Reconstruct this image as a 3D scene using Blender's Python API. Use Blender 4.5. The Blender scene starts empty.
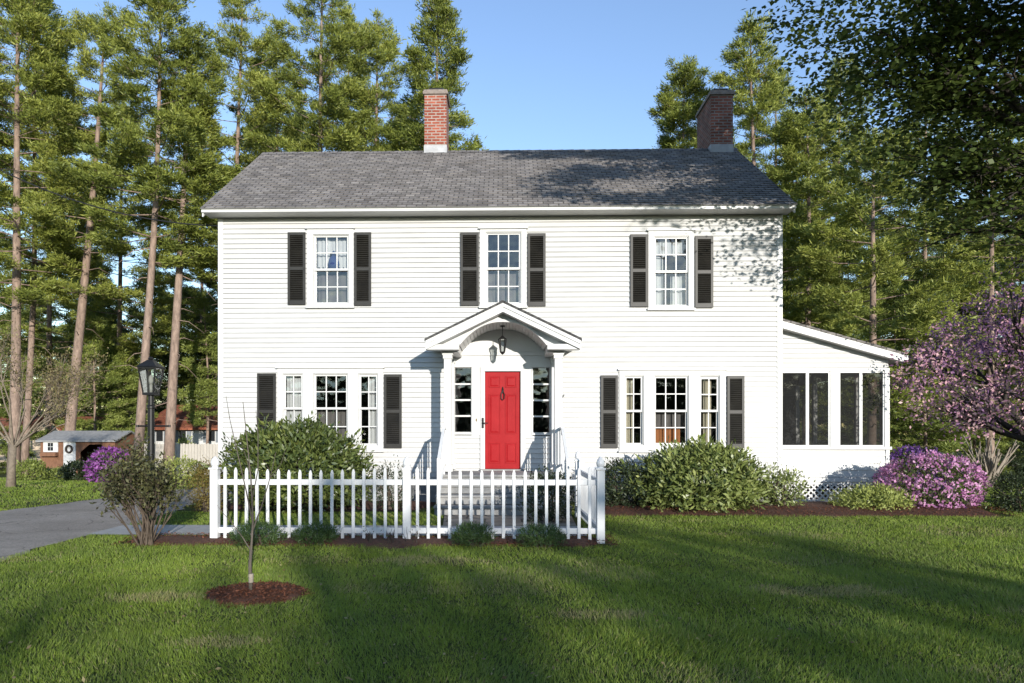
import bpy, math, random
import numpy as np
from mathutils import Vector, Matrix

scene = bpy.context.scene
COL = scene.collection
RND = random.Random(7)
R = math.radians

# ------------------------------------------------------------------ camera numbers
F, PX, HY, YAW, CH = 683.0, 489.0, 432.0, R(1.2), 1.49
cyaw, syaw = math.cos(YAW), math.sin(YAW)

def P(px, py, y):
    """point of the picture on the plane y = const -> world (x, z)"""
    a = (px - PX) / F
    dx, dy = -syaw + cyaw * a, cyaw + syaw * a
    t = y / dy
    return dx * t, CH + t * (HY - py) / F

def GX(px, y): return P(px, 432, y)[0]
def GZ(py, y, px=500): return P(px, py, y)[1]

def ground(x, y):
    return -0.04 * min(max(y - 18.0, 0.0), 20.0) + 0.12 * min(max(-55.0 - y, 0.0), 80.0)  # rise behind the viewer is added to block the low sky glow

# ------------------------------------------------------------------ helpers
ORIGIN = {}

def thing(name, label, cat, loc=(0, 0, 0), group=None):
    o = bpy.data.objects.new(name, None)
    COL.objects.link(o)
    o.location = loc
    o.empty_display_size = 0.2
    o['label'] = label
    o['category'] = cat
    if group: o['group'] = group
    ORIGIN[o.name] = Vector(loc)
    return o

def tag(o, label, cat, group=None):
    o['label'] = label; o['category'] = cat
    if group: o['group'] = group
    return o

def finish(name, me, mat, parent, smooth=False, loc=None):
    o = bpy.data.objects.new(name, me)
    COL.objects.link(o)
    if mat is not None: me.materials.append(mat)
    if parent is not None:
        o.parent = parent
        org = ORIGIN[parent.name]
    else:
        org = Vector(loc) if loc else Vector((0, 0, 0))
        o.location = org
    ORIGIN[o.name] = org
    if org.length > 0:
        me.transform(Matrix.Translation(-org))
    if smooth:
        me.polygons.foreach_set('use_smooth', [True] * len(me.polygons))
    me.update()
    return o

class MB:
    def __init__(s): s.v = []; s.f = []
    def add(s, vs, fs):
        n = len(s.v); s.v += [tuple(v) for v in vs]; s.f += [tuple(i + n for i in f) for f in fs]
    def box(s, x0, x1, y0, y1, z0, z1):
        if x0 > x1: x0, x1 = x1, x0
        if y0 > y1: y0, y1 = y1, y0
        if z0 > z1: z0, z1 = z1, z0
        s.add([(x0,y0,z0),(x1,y0,z0),(x1,y1,z0),(x0,y1,z0),(x0,y0,z1),(x1,y0,z1),(x1,y1,z1),(x0,y1,z1)],
              [(0,3,2,1),(4,5,6,7),(0,1,5,4),(1,2,6,5),(2,3,7,6),(3,0,4,7)])
        return s
    def obox(s, c, ux, uy, uz, hx, hy, hz):
        c, ux, uy, uz = Vector(c), Vector(ux).normalized(), Vector(uy).normalized(), Vector(uz).normalized()
        vs = []
        for k in (-1, 1):
            for (i, j) in ((-1,-1),(1,-1),(1,1),(-1,1)):
                vs.append(c + ux*hx*i + uy*hy*j + uz*hz*k)
        s.add(vs, [(0,3,2,1),(4,5,6,7),(0,1,5,4),(1,2,6,5),(2,3,7,6),(3,0,4,7)])
        return s
    def bar(s, a, b, w, h, up=(0,0,1)):
        a, b = Vector(a), Vector(b)
        d = (b - a); L = d.length; d.normalize()
        u = Vector(up); side = d.cross(u).normalized(); u2 = side.cross(d).normalized()
        return s.obox((a+b)/2, d, side, u2, L/2, w/2, h/2)
    def poly(s, vs): s.add(vs, [tuple(range(len(vs)))]); return s
    def prism_y(s, pts, y0, y1):
        """polygon of (x,z), counter-clockwise seen from -y, extruded y0..y1"""
        n = len(pts)
        vs = [(x, y0, z) for x, z in pts] + [(x, y1, z) for x, z in pts]
        fs = [tuple(range(n)), tuple(range(2*n-1, n-1, -1))]
        fs += [((i+1) % n, i, n+i, n+(i+1) % n) for i in range(n)]
        s.add(vs, fs); return s
    def prism_x(s, pts, x0, x1):
        n = len(pts)
        vs = [(x0, y, z) for y, z in pts] + [(x1, y, z) for y, z in pts]
        fs = [tuple(range(n-1, -1, -1)), tuple(range(n, 2*n))]
        fs += [(i, (i+1) % n, n+(i+1) % n, n+i) for i in range(n)]
        s.add(vs, fs); return s
    def tube(s, pts, rad, n=6, cap=True):
        pts = [Vector(p) for p in pts]
        if not hasattr(rad, '__len__'): rad = [rad]*len(pts)
        base = len(s.v); u = None
        for i, p in enumerate(pts):
            d = (pts[min(i+1, len(pts)-1)] - pts[max(i-1, 0)])
            if d.length < 1e-9: d = Vector((0,0,1))
            d.normalize()
            if u is None:
                u = d.cross(Vector((0.13, 0.21, 1))) if abs(d.z) < 0.95 else d.cross(Vector((1, 0.1, 0)))
            u = (u - d*u.dot(d))
            u.normalize()
            w = d.cross(u)
            for k in range(n):
                a = 2*math.pi*k/n
                s.v.append(tuple(p + (u*math.cos(a) + w*math.sin(a))*rad[i]))
        for i in range(len(pts)-1):
            for k in range(n):
                a = base+i*n+k; b = base+i*n+(k+1) % n
                s.f.append((a, b, b+n, a+n))
        if cap:
            s.f.append(tuple(base+k for k in range(n-1, -1, -1)))
            s.f.append(tuple(base+(len(pts)-1)*n+k for k in range(n)))
        return s
    def lathe(s, cx, cy, prof, n=16):
        base = len(s.v)
        for r, z in prof:
            for k in range(n):
                a = 2*math.pi*k/n
                s.v.append((cx+r*math.cos(a), cy+r*math.sin(a), z))
        for i in range(len(prof)-1):
            for k in range(n):
                a = base+i*n+k; b = base+i*n+(k+1) % n
                s.f.append((a, b, b+n, a+n))
        s.f.append(tuple(base+k for k in range(n-1, -1, -1)))
        s.f.append(tuple(base+(len(prof)-1)*n+k for k in range(n)))
        return s
    def build(s, name, mat, parent=None, smooth=False, loc=None, kind=None, bevel=0):
        me = bpy.data.meshes.new(name)
        me.from_pydata(s.v, [], s.f)
        o = finish(name, me, mat, parent, smooth, loc)
        if kind: o['kind'] = kind
        if bevel:
            b = o.modifiers.new('bevel', 'BEVEL'); b.width = bevel; b.segments = 1; b.limit_method = 'ANGLE'
        return o

def np_mesh(name, V, k, mat, parent=None, tint=None, loc=None, kind=None):
    """V: (N*k,3) vertices of N separate k-gons"""
    N = len(V)//k
    me = bpy.data.meshes.new(name)
    me.vertices.add(N*k); me.vertices.foreach_set('co', V.astype(np.float32).ravel())
    me.loops.add(N*k); me.loops.foreach_set('vertex_index', np.arange(N*k, dtype=np.int32))
    me.polygons.add(N)
    me.polygons.foreach_set('loop_start', np.arange(0, N*k, k, dtype=np.int32))
    me.polygons.foreach_set('loop_total', np.full(N, k, dtype=np.int32))
    me.update(calc_edges=True)
    if tint is not None:
        at = me.attributes.new('tint', 'FLOAT', 'FACE')
        at.data.foreach_set('value', np.clip(tint, 0, 1).astype(np.float32))
    o = finish(name, me, mat, parent, False, loc)
    if kind: o['kind'] = kind
    return o

def unit(a): return a/np.maximum(np.linalg.norm(a, axis=1, keepdims=True), 1e-9)

def leaf_verts(C, D, L, Wd, rng, nrm=None):
    """diamond leaves: base C, axis D, length L, width Wd"""
    N = len(C)
    D = unit(D)
    if nrm is None: nrm = rng.normal(size=(N, 3))
    S = unit(np.cross(D, nrm))*(Wd*0.5)[:, None]
    Lc = L[:, None]
    V = np.empty((N, 4, 3))
    V[:, 0] = C; V[:, 1] = C + D*Lc*0.5 + S; V[:, 2] = C + D*Lc; V[:, 3] = C + D*Lc*0.5 - S
    return V.reshape(-1, 3)

def vnoise(x, y, seed=0):
    """smooth 2-D value noise, numpy"""
    r = np.random.default_rng(seed).random((64, 64))
    xi, yi = np.floor(x).astype(int), np.floor(y).astype(int)
    fx, fy = x-xi, y-yi
    fx, fy = fx*fx*(3-2*fx), fy*fy*(3-2*fy)
    g = lambda a, b: r[a % 64, b % 64]
    return (g(xi, yi)*(1-fx)+g(xi+1, yi)*fx)*(1-fy) + (g(xi, yi+1)*(1-fx)+g(xi+1, yi+1)*fx)*fy

# ------------------------------------------------------------------ materials
def newmat(name):
    m = bpy.data.materials.new(name); m.use_nodes = True
    nt = m.node_tree; nt.nodes.clear()
    out = nt.nodes.new('ShaderNodeOutputMaterial')
    return m, nt, out

def N(nt, t, **kw):
    n = nt.nodes.new(t)
    for k, v in kw.items():
        if k.startswith('i_'): n.inputs[k[2:].replace('_', ' ')].default_value = v
        else: setattr(n, k, v)
    return n

def col4(c): return (c[0], c[1], c[2], 1.0)

def plain(name, c1, c2=None, rough=0.6, scale=8.0, bump=0.0, bscale=60.0, detail=6, metal=0.0, spec=0.4, stretch=(1,1,1), coat=0.0):
    m, nt, out = newmat(name)
    b = N(nt, 'ShaderNodeBsdfPrincipled'); b.inputs['Roughness'].default_value = rough
    b.inputs['Metallic'].default_value = metal
    b.inputs['Specular IOR Level'].default_value = spec
    b.inputs['Coat Weight'].default_value = coat
    nt.links.new(b.outputs[0], out.inputs[0])
    tc = N(nt, 'ShaderNodeTexCoord')
    mp = N(nt, 'ShaderNodeMapping'); mp.inputs['Scale'].default_value = stretch
    nt.links.new(tc.outputs['Object'], mp.inputs[0])
    if c2 is not None:
        nz = N(nt, 'ShaderNodeTexNoise'); nz.inputs['Scale'].default_value = scale; nz.inputs['Detail'].default_value = detail
        nz.inputs['Roughness'].default_value = 0.65
        nt.links.new(mp.outputs[0], nz.inputs['Vector'])
        cr = N(nt, 'ShaderNodeValToRGB')
        cr.color_ramp.elements[0].position = 0.3; cr.color_ramp.elements[1].position = 0.7
        cr.color_ramp.elements[0].color = col4(c1); cr.color_ramp.elements[1].color = col4(c2)
        nt.links.new(nz.outputs['Fac'], cr.inputs[0])
        nt.links.new(cr.outputs[0], b.inputs['Base Color'])
    else:
        b.inputs['Base Color'].default_value = col4(c1)
    if bump > 0:
        n2 = N(nt, 'ShaderNodeTexNoise'); n2.inputs['Scale'].default_value = bscale; n2.inputs['Detail'].default_value = 5
        nt.links.new(mp.outputs[0], n2.inputs['Vector'])
        bp = N(nt, 'ShaderNodeBump'); bp.inputs['Strength'].default_value = bump; bp.inputs['Distance'].default_value = 0.02
        nt.links.new(n2.outputs['Fac'], bp.inputs['Height'])
        nt.links.new(bp.outputs[0], b.inputs['Normal'])
    return m

def leafmat(name, cols, trans=0.3, rough=0.5, spec=0.3):
    """colour by the per-leaf random attribute"""
    m, nt, out = newmat(name)
    at = N(nt, 'ShaderNodeAttribute', attribute_name='tint')
    cr = N(nt, 'ShaderNodeValToRGB')
    els = cr.color_ramp.elements
    while len(els) < len(cols): els.new(0.5)
    for i, c in enumerate(cols):
        els[i].position = i/(len(cols)-1); els[i].color = col4(c)
    nt.links.new(at.outputs['Fac'], cr.inputs[0])
    b = N(nt, 'ShaderNodeBsdfPrincipled'); b.inputs['Roughness'].default_value = rough
    b.inputs['Specular IOR Level'].default_value = spec
    nt.links.new(cr.outputs[0], b.inputs['Base Color'])
    if trans > 0:
        t = N(nt, 'ShaderNodeBsdfTranslucent'); nt.links.new(cr.outputs[0], t.inputs['Color'])
        mx = N(nt, 'ShaderNodeMixShader'); mx.inputs[0].default_value = trans
        nt.links.new(b.outputs[0], mx.inputs[1]); nt.links.new(t.outputs[0], mx.inputs[2])
        nt.links.new(mx.outputs[0], out.inputs[0])
    else:
        nt.links.new(b.outputs[0], out.inputs[0])
    return m

def brickmat(name, c1, c2, mortar, bw, rh, ms, vec='wall', slope=1.0, rough=0.85, bump=0.5, noise=0.5, soot=None):
    m, nt, out = newmat(name)
    b = N(nt, 'ShaderNodeBsdfPrincipled'); b.inputs['Roughness'].default_value = rough
    b.inputs['Specular IOR Level'].default_value = 0.25
    nt.links.new(b.outputs[0], out.inputs[0])
    tc = N(nt, 'ShaderNodeTexCoord'); sp = N(nt, 'ShaderNodeSeparateXYZ'); nt.links.new(tc.outputs['Object'], sp.inputs[0])
    cb = N(nt, 'ShaderNodeCombineXYZ')
    if vec == 'wall':
        ad = N(nt, 'ShaderNodeMath', operation='ADD'); nt.links.new(sp.outputs['X'], ad.inputs[0]); nt.links.new(sp.outputs['Y'], ad.inputs[1])
        nt.links.new(ad.outputs[0], cb.inputs[0]); nt.links.new(sp.outputs['Z'], cb.inputs[1])
    else:
        mu = N(nt, 'ShaderNodeMath', operation='MULTIPLY'); mu.inputs[1].default_value = slope
        nt.links.new(sp.outputs['Z'], mu.inputs[0])
        nt.links.new(sp.outputs['X'], cb.inputs[0]); nt.links.new(mu.outputs[0], cb.inputs[1])
    br = N(nt, 'ShaderNodeTexBrick'); br.offset = 0.5
    br.inputs['Scale'].default_value = 1.0
    br.inputs['Brick Width'].default_value = bw; br.inputs['Row Height'].default_value = rh; br.inputs['Mortar Size'].default_value = ms
    br.inputs['Color1'].default_value = col4(c1); br.inputs['Color2'].default_value = col4(c2); br.inputs['Mortar'].default_value = col4(mortar)
    nt.links.new(cb.outputs[0], br.inputs['Vector'])
    nz = N(nt, 'ShaderNodeTexNoise'); nz.inputs['Scale'].default_value = 3.0; nz.inputs['Detail'].default_value = 8; nz.inputs['Roughness'].default_value = 0.7
    nt.links.new(tc.outputs['Object'], nz.inputs['Vector'])
    mr = N(nt, 'ShaderNodeMapRange'); mr.inputs['From Min'].default_value = 0.25; mr.inputs['From Max'].default_value = 0.75
    mr.inputs['To Min'].default_value = 1-noise; mr.inputs['To Max'].default_value = 1+noise
    nt.links.new(nz.outputs['Fac'], mr.inputs['Value'])
    mul = N(nt, 'ShaderNodeVectorMath', operation='SCALE'); nt.links.new(br.outputs['Color'], mul.inputs[0]); nt.links.new(mr.outputs[0], mul.inputs['Scale'])
    nt.links.new(mul.outputs[0], b.inputs['Base Color'])
    bp = N(nt, 'ShaderNodeBump'); bp.inputs['Strength'].default_value = bump; bp.inputs['Distance'].default_value = 0.01; bp.invert = True
    nt.links.new(br.outputs['Fac'], bp.inputs['Height']); nt.links.new(bp.outputs[0], b.inputs['Normal'])
    return m

def glassmat(name, tint=(0.9, 0.93, 0.95), ior=1.5, wav=0.02, boost=1.0, dirt=0.0):
    m, nt, out = newmat(name)
    fr = N(nt, 'ShaderNodeFresnel'); fr.inputs['IOR'].default_value = ior
    tr = N(nt, 'ShaderNodeBsdfTransparent'); tr.inputs[0].default_value = col4(tint)
    gl = N(nt, 'ShaderNodeBsdfGlossy'); gl.inputs['Roughness'].default_value = 0.0; gl.inputs['Color'].default_value = (1, 1, 1, 1)
    tc = N(nt, 'ShaderNodeTexCoord'); nz = N(nt, 'ShaderNodeTexNoise'); nz.inputs['Scale'].default_value = 4.0; nz.inputs['Detail'].default_value = 1
    nt.links.new(tc.outputs['Object'], nz.inputs['Vector'])
    bp = N(nt, 'ShaderNodeBump'); bp.inputs['Strength'].default_value = 0.6; bp.inputs['Distance'].default_value = wav
    nt.links.new(nz.outputs['Fac'], bp.inputs['Height']); nt.links.new(bp.outputs[0], gl.inputs['Normal'])
    mu = N(nt, 'ShaderNodeMath', operation='MULTIPLY'); mu.use_clamp = True; mu.inputs[1].default_value = boost
    nt.links.new(fr.outputs[0], mu.inputs[0])
    mx = N(nt, 'ShaderNodeMixShader'); nt.links.new(mu.outputs[0], mx.inputs[0])
    nt.links.new(tr.outputs[0], mx.inputs[1]); nt.links.new(gl.outputs[0], mx.inputs[2])
    last = mx
    if dirt > 0:
        df = N(nt, 'ShaderNodeBsdfDiffuse'); df.inputs[0].default_value = (0.06, 0.06, 0.06, 1)
        m2 = N(nt, 'ShaderNodeMixShader'); m2.inputs[0].default_value = dirt
        nt.links.new(mx.outputs[0], m2.inputs[1]); nt.links.new(df.outputs[0], m2.inputs[2]); last = m2
    nt.links.new(last.outputs[0], out.inputs[0])
    return m

M = {}
M['siding'] = plain('white_siding', (0.455, 0.449, 0.430), (0.555, 0.552, 0.542), rough=0.45, scale=0.9, detail=8, stretch=(1, 1, 5))
M['trim'] = plain('white_trim', (0.54, 0.536, 0.522), (0.60, 0.597, 0.582), rough=0.4, scale=3)
M['fence'] = plain('white_vinyl', (0.58, 0.58, 0.578), (0.66, 0.66, 0.658), rough=0.35, scale=4)
M['shutter'] = plain('dark_shutter', (0.013, 0.012, 0.010), (0.024, 0.022, 0.018), rough=0.5, scale=5)
M['door'] = plain('red_paint', (0.26, 0.006, 0.009), (0.34, 0.014, 0.017), rough=0.42, scale=2, spec=0.12)
M['iron'] = plain('black_iron', (0.008, 0.008, 0.008), (0.016, 0.016, 0.016), rough=0.45, scale=20, spec=0.25)
M['brass'] = plain('old_brass', (0.18, 0.13, 0.06), rough=0.35, metal=0.9)
M['roof'] = brickmat('asphalt_shingle', (0.150, 0.137, 0.129), (0.235, 0.216, 0.203), (0.065, 0.06, 0.057), 0.21, 0.14, 0.012, 'roof', 1.71, bump=0.7, noise=0.45)
M['proof'] = brickmat('portico_shingle', (0.05, 0.048, 0.048), (0.10, 0.095, 0.09), (0.03, 0.03, 0.03), 0.27, 0.13, 0.012, 'roof', 2.3, noise=0.35)
M['brick'] = brickmat('chimney_brick', (0.19, 0.042, 0.024), (0.30, 0.085, 0.050), (0.30, 0.26, 0.23), 0.215, 0.075, 0.012, 'wall', noise=0.45)
M['brickdark'] = brickmat('sooty_chimney_brick', (0.14, 0.05, 0.035), (0.24, 0.085, 0.06), (0.20, 0.18, 0.165), 0.215, 0.075, 0.012, 'wall', noise=0.5)
M['stone'] = plain('grey_step_stone', (0.20, 0.20, 0.20), (0.34, 0.33, 0.31), rough=0.8, scale=6, bump=0.4)
M['cap'] = plain('chimney_cap', (0.16, 0.13, 0.11), (0.30, 0.25, 0.22), rough=0.8, scale=8, bump=0.4)
M['lead'] = plain('flashing', (0.28, 0.28, 0.285), (0.40, 0.40, 0.405), rough=0.5, scale=6, metal=0.3)
M['glass'] = glassmat('window_glass', boost=2.3)
M['screen'] = glassmat('dark_screen_glass', tint=(0.30, 0.30, 0.29), wav=0.01, boost=1.4, dirt=0.25)
M['lampglass'] = glassmat('lamp_glass', tint=(0.85, 0.87, 0.85), boost=2.5, dirt=0.15)
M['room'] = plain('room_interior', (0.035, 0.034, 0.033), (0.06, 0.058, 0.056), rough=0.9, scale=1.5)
M['asphalt'] = plain('driveway_asphalt', (0.22, 0.19, 0.16), (0.36, 0.315, 0.27), rough=0.9, scale=30, detail=12, bump=0.5, bscale=120)
def asphaltmat():
    m, nt, out = newmat('driveway_asphalt')
    b = N(nt, 'ShaderNodeBsdfPrincipled'); b.inputs['Roughness'].default_value = 0.92; b.inputs['Specular IOR Level'].default_value = 0.2
    tc = N(nt, 'ShaderNodeTexCoord')
    def noise(sc, det, p0, c0, p1, c1):
        n = N(nt, 'ShaderNodeTexNoise'); n.inputs['Scale'].default_value = sc; n.inputs['Detail'].default_value = det; n.inputs['Roughness'].default_value = .7
        nt.links.new(tc.outputs['Object'], n.inputs['Vector'])
        c = N(nt, 'ShaderNodeValToRGB'); e = c.color_ramp.elements
        e[0].position = p0; e[0].color = col4(c0); e[1].position = p1; e[1].color = col4(c1)
        nt.links.new(n.outputs['Fac'], c.inputs[0]); return n, c
    n1, big = noise(.8, 8, .3, (.24, .21, .18), .7, (.39, .345, .30))
    n2, fine = noise(45, 8, .3, (.55, .55, .55), .7, (1.35, 1.33, 1.3))
    mx = N(nt, 'ShaderNodeMix', data_type='RGBA', blend_type='MULTIPLY'); mx.inputs['Factor'].default_value = 1
    nt.links.new(big.outputs[0], mx.inputs['A']); nt.links.new(fine.outputs[0], mx.inputs['B'])
    wn = N(nt, 'ShaderNodeTexNoise'); wn.inputs['Scale'].default_value = 1.5; nt.links.new(tc.outputs['Object'], wn.inputs['Vector'])
    ad = N(nt, 'ShaderNodeVectorMath', operation='ADD'); nt.links.new(tc.outputs['Object'], ad.inputs[0]); nt.links.new(wn.outputs['Color'], ad.inputs[1])
    vo = N(nt, 'ShaderNodeTexVoronoi', feature='DISTANCE_TO_EDGE'); vo.inputs['Scale'].default_value = .55; nt.links.new(ad.outputs[0], vo.inputs['Vector'])
    cr = N(nt, 'ShaderNodeValToRGB'); e = cr.color_ramp.elements; e[0].position = 0; e[0].color = (.55, .54, .53, 1); e[1].position = .011; e[1].color = (1, 1, 1, 1)
    nt.links.new(vo.outputs['Distance'], cr.inputs[0])
    m2 = N(nt, 'ShaderNodeMix', data_type='RGBA', blend_type='MULTIPLY'); m2.inputs['Factor'].default_value = 1
    nt.links.new(mx.outputs['Result'], m2.inputs['A']); nt.links.new(cr.outputs[0], m2.inputs['B'])
    nt.links.new(m2.outputs['Result'], b.inputs['Base Color'])
    bp = N(nt, 'ShaderNodeBump'); bp.inputs['Strength'].default_value = .9; bp.inputs['Distance'].default_value = .02
    nt.links.new(n2.outputs['Fac'], bp.inputs['Height']); nt.links.new(bp.outputs[0], b.inputs['Normal'])
    nt.links.new(b.outputs[0], out.inputs[0]); return m
M['asphalt'] = asphaltmat()
M['concrete'] = plain('walk_concrete', (0.28, 0.27, 0.25), (0.40, 0.385, 0.36), rough=0.85, scale=8, bump=0.25)
M['flag'] = brickmat('flagstone', (0.20, 0.165, 0.13), (0.30, 0.26, 0.21), (0.08, 0.07, 0.055), 0.62, 0.43, 0.02, 'flat', noise=0.35)
M['mulch'] = plain('bark_mulch', (0.045, 0.022, 0.014), (0.13, 0.055, 0.032), rough=0.95, scale=30, bump=1.0, bscale=70)
M['pinebark'] = plain('pine_bark', (0.13, 0.092, 0.072), (0.34, 0.245, 0.19), rough=0.95, scale=5, bump=1.0, bscale=18, stretch=(1.6, 1.6, 0.5))
M['bark'] = plain('grey_bark', (0.06, 0.05, 0.04), (0.15, 0.125, 0.10), rough=0.95, scale=8, bump=0.9, bscale=25, stretch=(1.5, 1.5, 0.5))
M['palebark'] = plain('pale_bark', (0.20, 0.165, 0.13), (0.36, 0.31, 0.25), rough=0.9, scale=12, bump=0.5, bscale=30)
M['twigpale'] = plain('tan_grey_bark', (0.12, 0.095, 0.07), (0.24, 0.195, 0.145), rough=0.9, scale=12, bump=0.5, bscale=30)
M['darkbark'] = plain('dark_bark', (0.025, 0.02, 0.016), (0.06, 0.05, 0.04), rough=0.95, scale=8, bump=0.9, bscale=25)
M['twig'] = plain('shrub_twig', (0.045, 0.033, 0.024), (0.12, 0.09, 0.065), rough=0.9, scale=15)
M['pine'] = leafmat('pine_needles', [(0.065, 0.088, 0.018), (0.21, 0.245, 0.046), (0.38, 0.395, 0.09)], 0.25)
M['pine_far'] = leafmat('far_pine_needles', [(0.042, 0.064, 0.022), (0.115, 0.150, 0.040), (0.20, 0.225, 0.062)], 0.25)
M['hemlock'] = leafmat('hemlock_needles', [(0.070, 0.100, 0.022), (0.21, 0.255, 0.055), (0.35, 0.385, 0.10)], 0.25)
M['maple'] = leafmat('maple_leaves', [(0.035, 0.056, 0.014), (0.075, 0.112, 0.025), (0.165, 0.205, 0.048)], 0.45)
M['screentree'] = leafmat('roadside_leaves', [(0.03, 0.05, 0.012), (0.06, 0.09, 0.02)], 0.12)
M['rhodo'] = leafmat('rhododendron_leaves', [(0.030, 0.048, 0.014), (0.085, 0.115, 0.028), (0.200, 0.225, 0.060)], 0.18, rough=0.38, spec=0.5)
M['rhodo2'] = leafmat('pale_rhododendron_leaves', [(0.055, 0.075, 0.022), (0.175, 0.215, 0.055), (0.36, 0.385, 0.14)], 0.18, rough=0.38, spec=0.5)
M['darkleaf'] = leafmat('dark_evergreen_leaves', [(0.016, 0.026, 0.012), (0.035, 0.050, 0.020), (0.060, 0.078, 0.03)], 0.15)
M['spruce'] = leafmat('dwarf_spruce_needles', [(0.030, 0.060, 0.016), (0.060, 0.105, 0.028), (0.095, 0.145, 0.04)], 0.2)
M['yellowgreen'] = leafmat('yellow_green_leaves', [(0.14, 0.165, 0.035), (0.29, 0.33, 0.08), (0.44, 0.47, 0.17)], 0.25)
M['olive'] = leafmat('olive_brown_leaves', [(0.035, 0.032, 0.016), (0.070, 0.075, 0.028), (0.13, 0.125, 0.05)], 0.2)
M['rust'] = leafmat('rust_yellow_leaves', [(0.10, 0.06, 0.02), (0.17, 0.13, 0.03), (0.22, 0.19, 0.05)], 0.25)
M['purple'] = leafmat('purple_plum_leaves', [(0.11, 0.060, 0.16), (0.27, 0.135, 0.25), (0.56, 0.30, 0.36), (0.70, 0.48, 0.45)], 0.25)
M['pinkflower'] = leafmat('pink_blossom', [(0.34, 0.12, 0.28), (0.56, 0.25, 0.46), (0.72, 0.44, 0.62)], 0.3)
M['purpleflower'] = leafmat('purple_blossom', [(0.10, 0.04, 0.20), (0.17, 0.07, 0.30), (0.26, 0.13, 0.38)], 0.3)
M['magenta'] = leafmat('magenta_blossom', [(0.16, 0.04, 0.20), (0.28, 0.08, 0.32), (0.40, 0.16, 0.44)], 0.3)
M['budtan'] = leafmat('tan_spring_buds', [(0.14, 0.10, 0.05), (0.24, 0.19, 0.09), (0.30, 0.27, 0.12)], 0.3)
M['grass'] = leafmat('grass_blades', [(0.40, 0.34, 0.17), (0.150, 0.215, 0.036), (0.245, 0.325, 0.046), (0.36, 0.43, 0.080)], 0.38, rough=0.5)
M['chips'] = leafmat('mulch_chips', [(0.04, 0.02, 0.013), (0.12, 0.045, 0.025), (0.20, 0.085, 0.05)], 0.0, rough=0.9, spec=0.1)
M['shedwood'] = plain('shed_siding', (0.14, 0.065, 0.035), (0.23, 0.115, 0.065), rough=0.85, scale=6, stretch=(8, 8, 0.6))
M['shedroof'] = plain('shed_roof', (0.20, 0.20, 0.20), (0.32, 0.315, 0.31), rough=0.8, scale=8)
M['redroof'] = brickmat('red_shingle', (0.23, 0.075, 0.04), (0.33, 0.12, 0.07), (0.12, 0.04, 0.025), 0.35, 0.2, 0.02, 'roof', 2.0, noise=0.3)
M['tan'] = plain('tan_stucco', (0.42, 0.33, 0.24), (0.52, 0.42, 0.31), rough=0.8, scale=3)
M['plank'] = plain('weathered_planks', (0.36, 0.33, 0.28), (0.52, 0.48, 0.42), rough=0.85, scale=4, stretch=(10, 10, 0.5))
M['greyshutter'] = plain('grey_shutter', (0.18, 0.20, 0.22), rough=0.6)
M['darkpane'] = plain('dark_pane', (0.02, 0.022, 0.025), rough=0.08, spec=0.8)
M['cable'] = plain('cable', (0.015, 0.015, 0.016), rough=0.6)
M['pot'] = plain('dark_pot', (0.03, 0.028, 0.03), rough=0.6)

def fabricmat(name, c, tr=0.4):
    m, nt, out = newmat(name)
    d = N(nt, 'ShaderNodeBsdfDiffuse'); d.inputs[0].default_value = col4(c)
    t = N(nt, 'ShaderNodeBsdfTranslucent'); t.inputs[0].default_value = col4(c)
    mx = N(nt, 'ShaderNodeMixShader'); mx.inputs[0].default_value = tr
    nt.links.new(d.outputs[0], mx.inputs[1]); nt.links.new(t.outputs[0], mx.inputs[2]); nt.links.new(mx.outputs[0], out.inputs[0])
    return m
M['lace'] = fabricmat('white_lace', (0.72, 0.71, 0.68))
M['cream'] = fabricmat('cream_drape', (0.62, 0.55, 0.40))
M['orange'] = fabricmat('rust_cafe_curtain', (0.42, 0.17, 0.07), 0.3)
M['sheer'] = fabricmat('grey_sheer', (0.20, 0.18, 0.165), 0.4)
M['reflectblue'] = fabricmat('sky_reflection_blue', (0.04, 0.06, 0.16), 0.2)  # blue of the sky reflection painted into the upper left window

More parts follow.
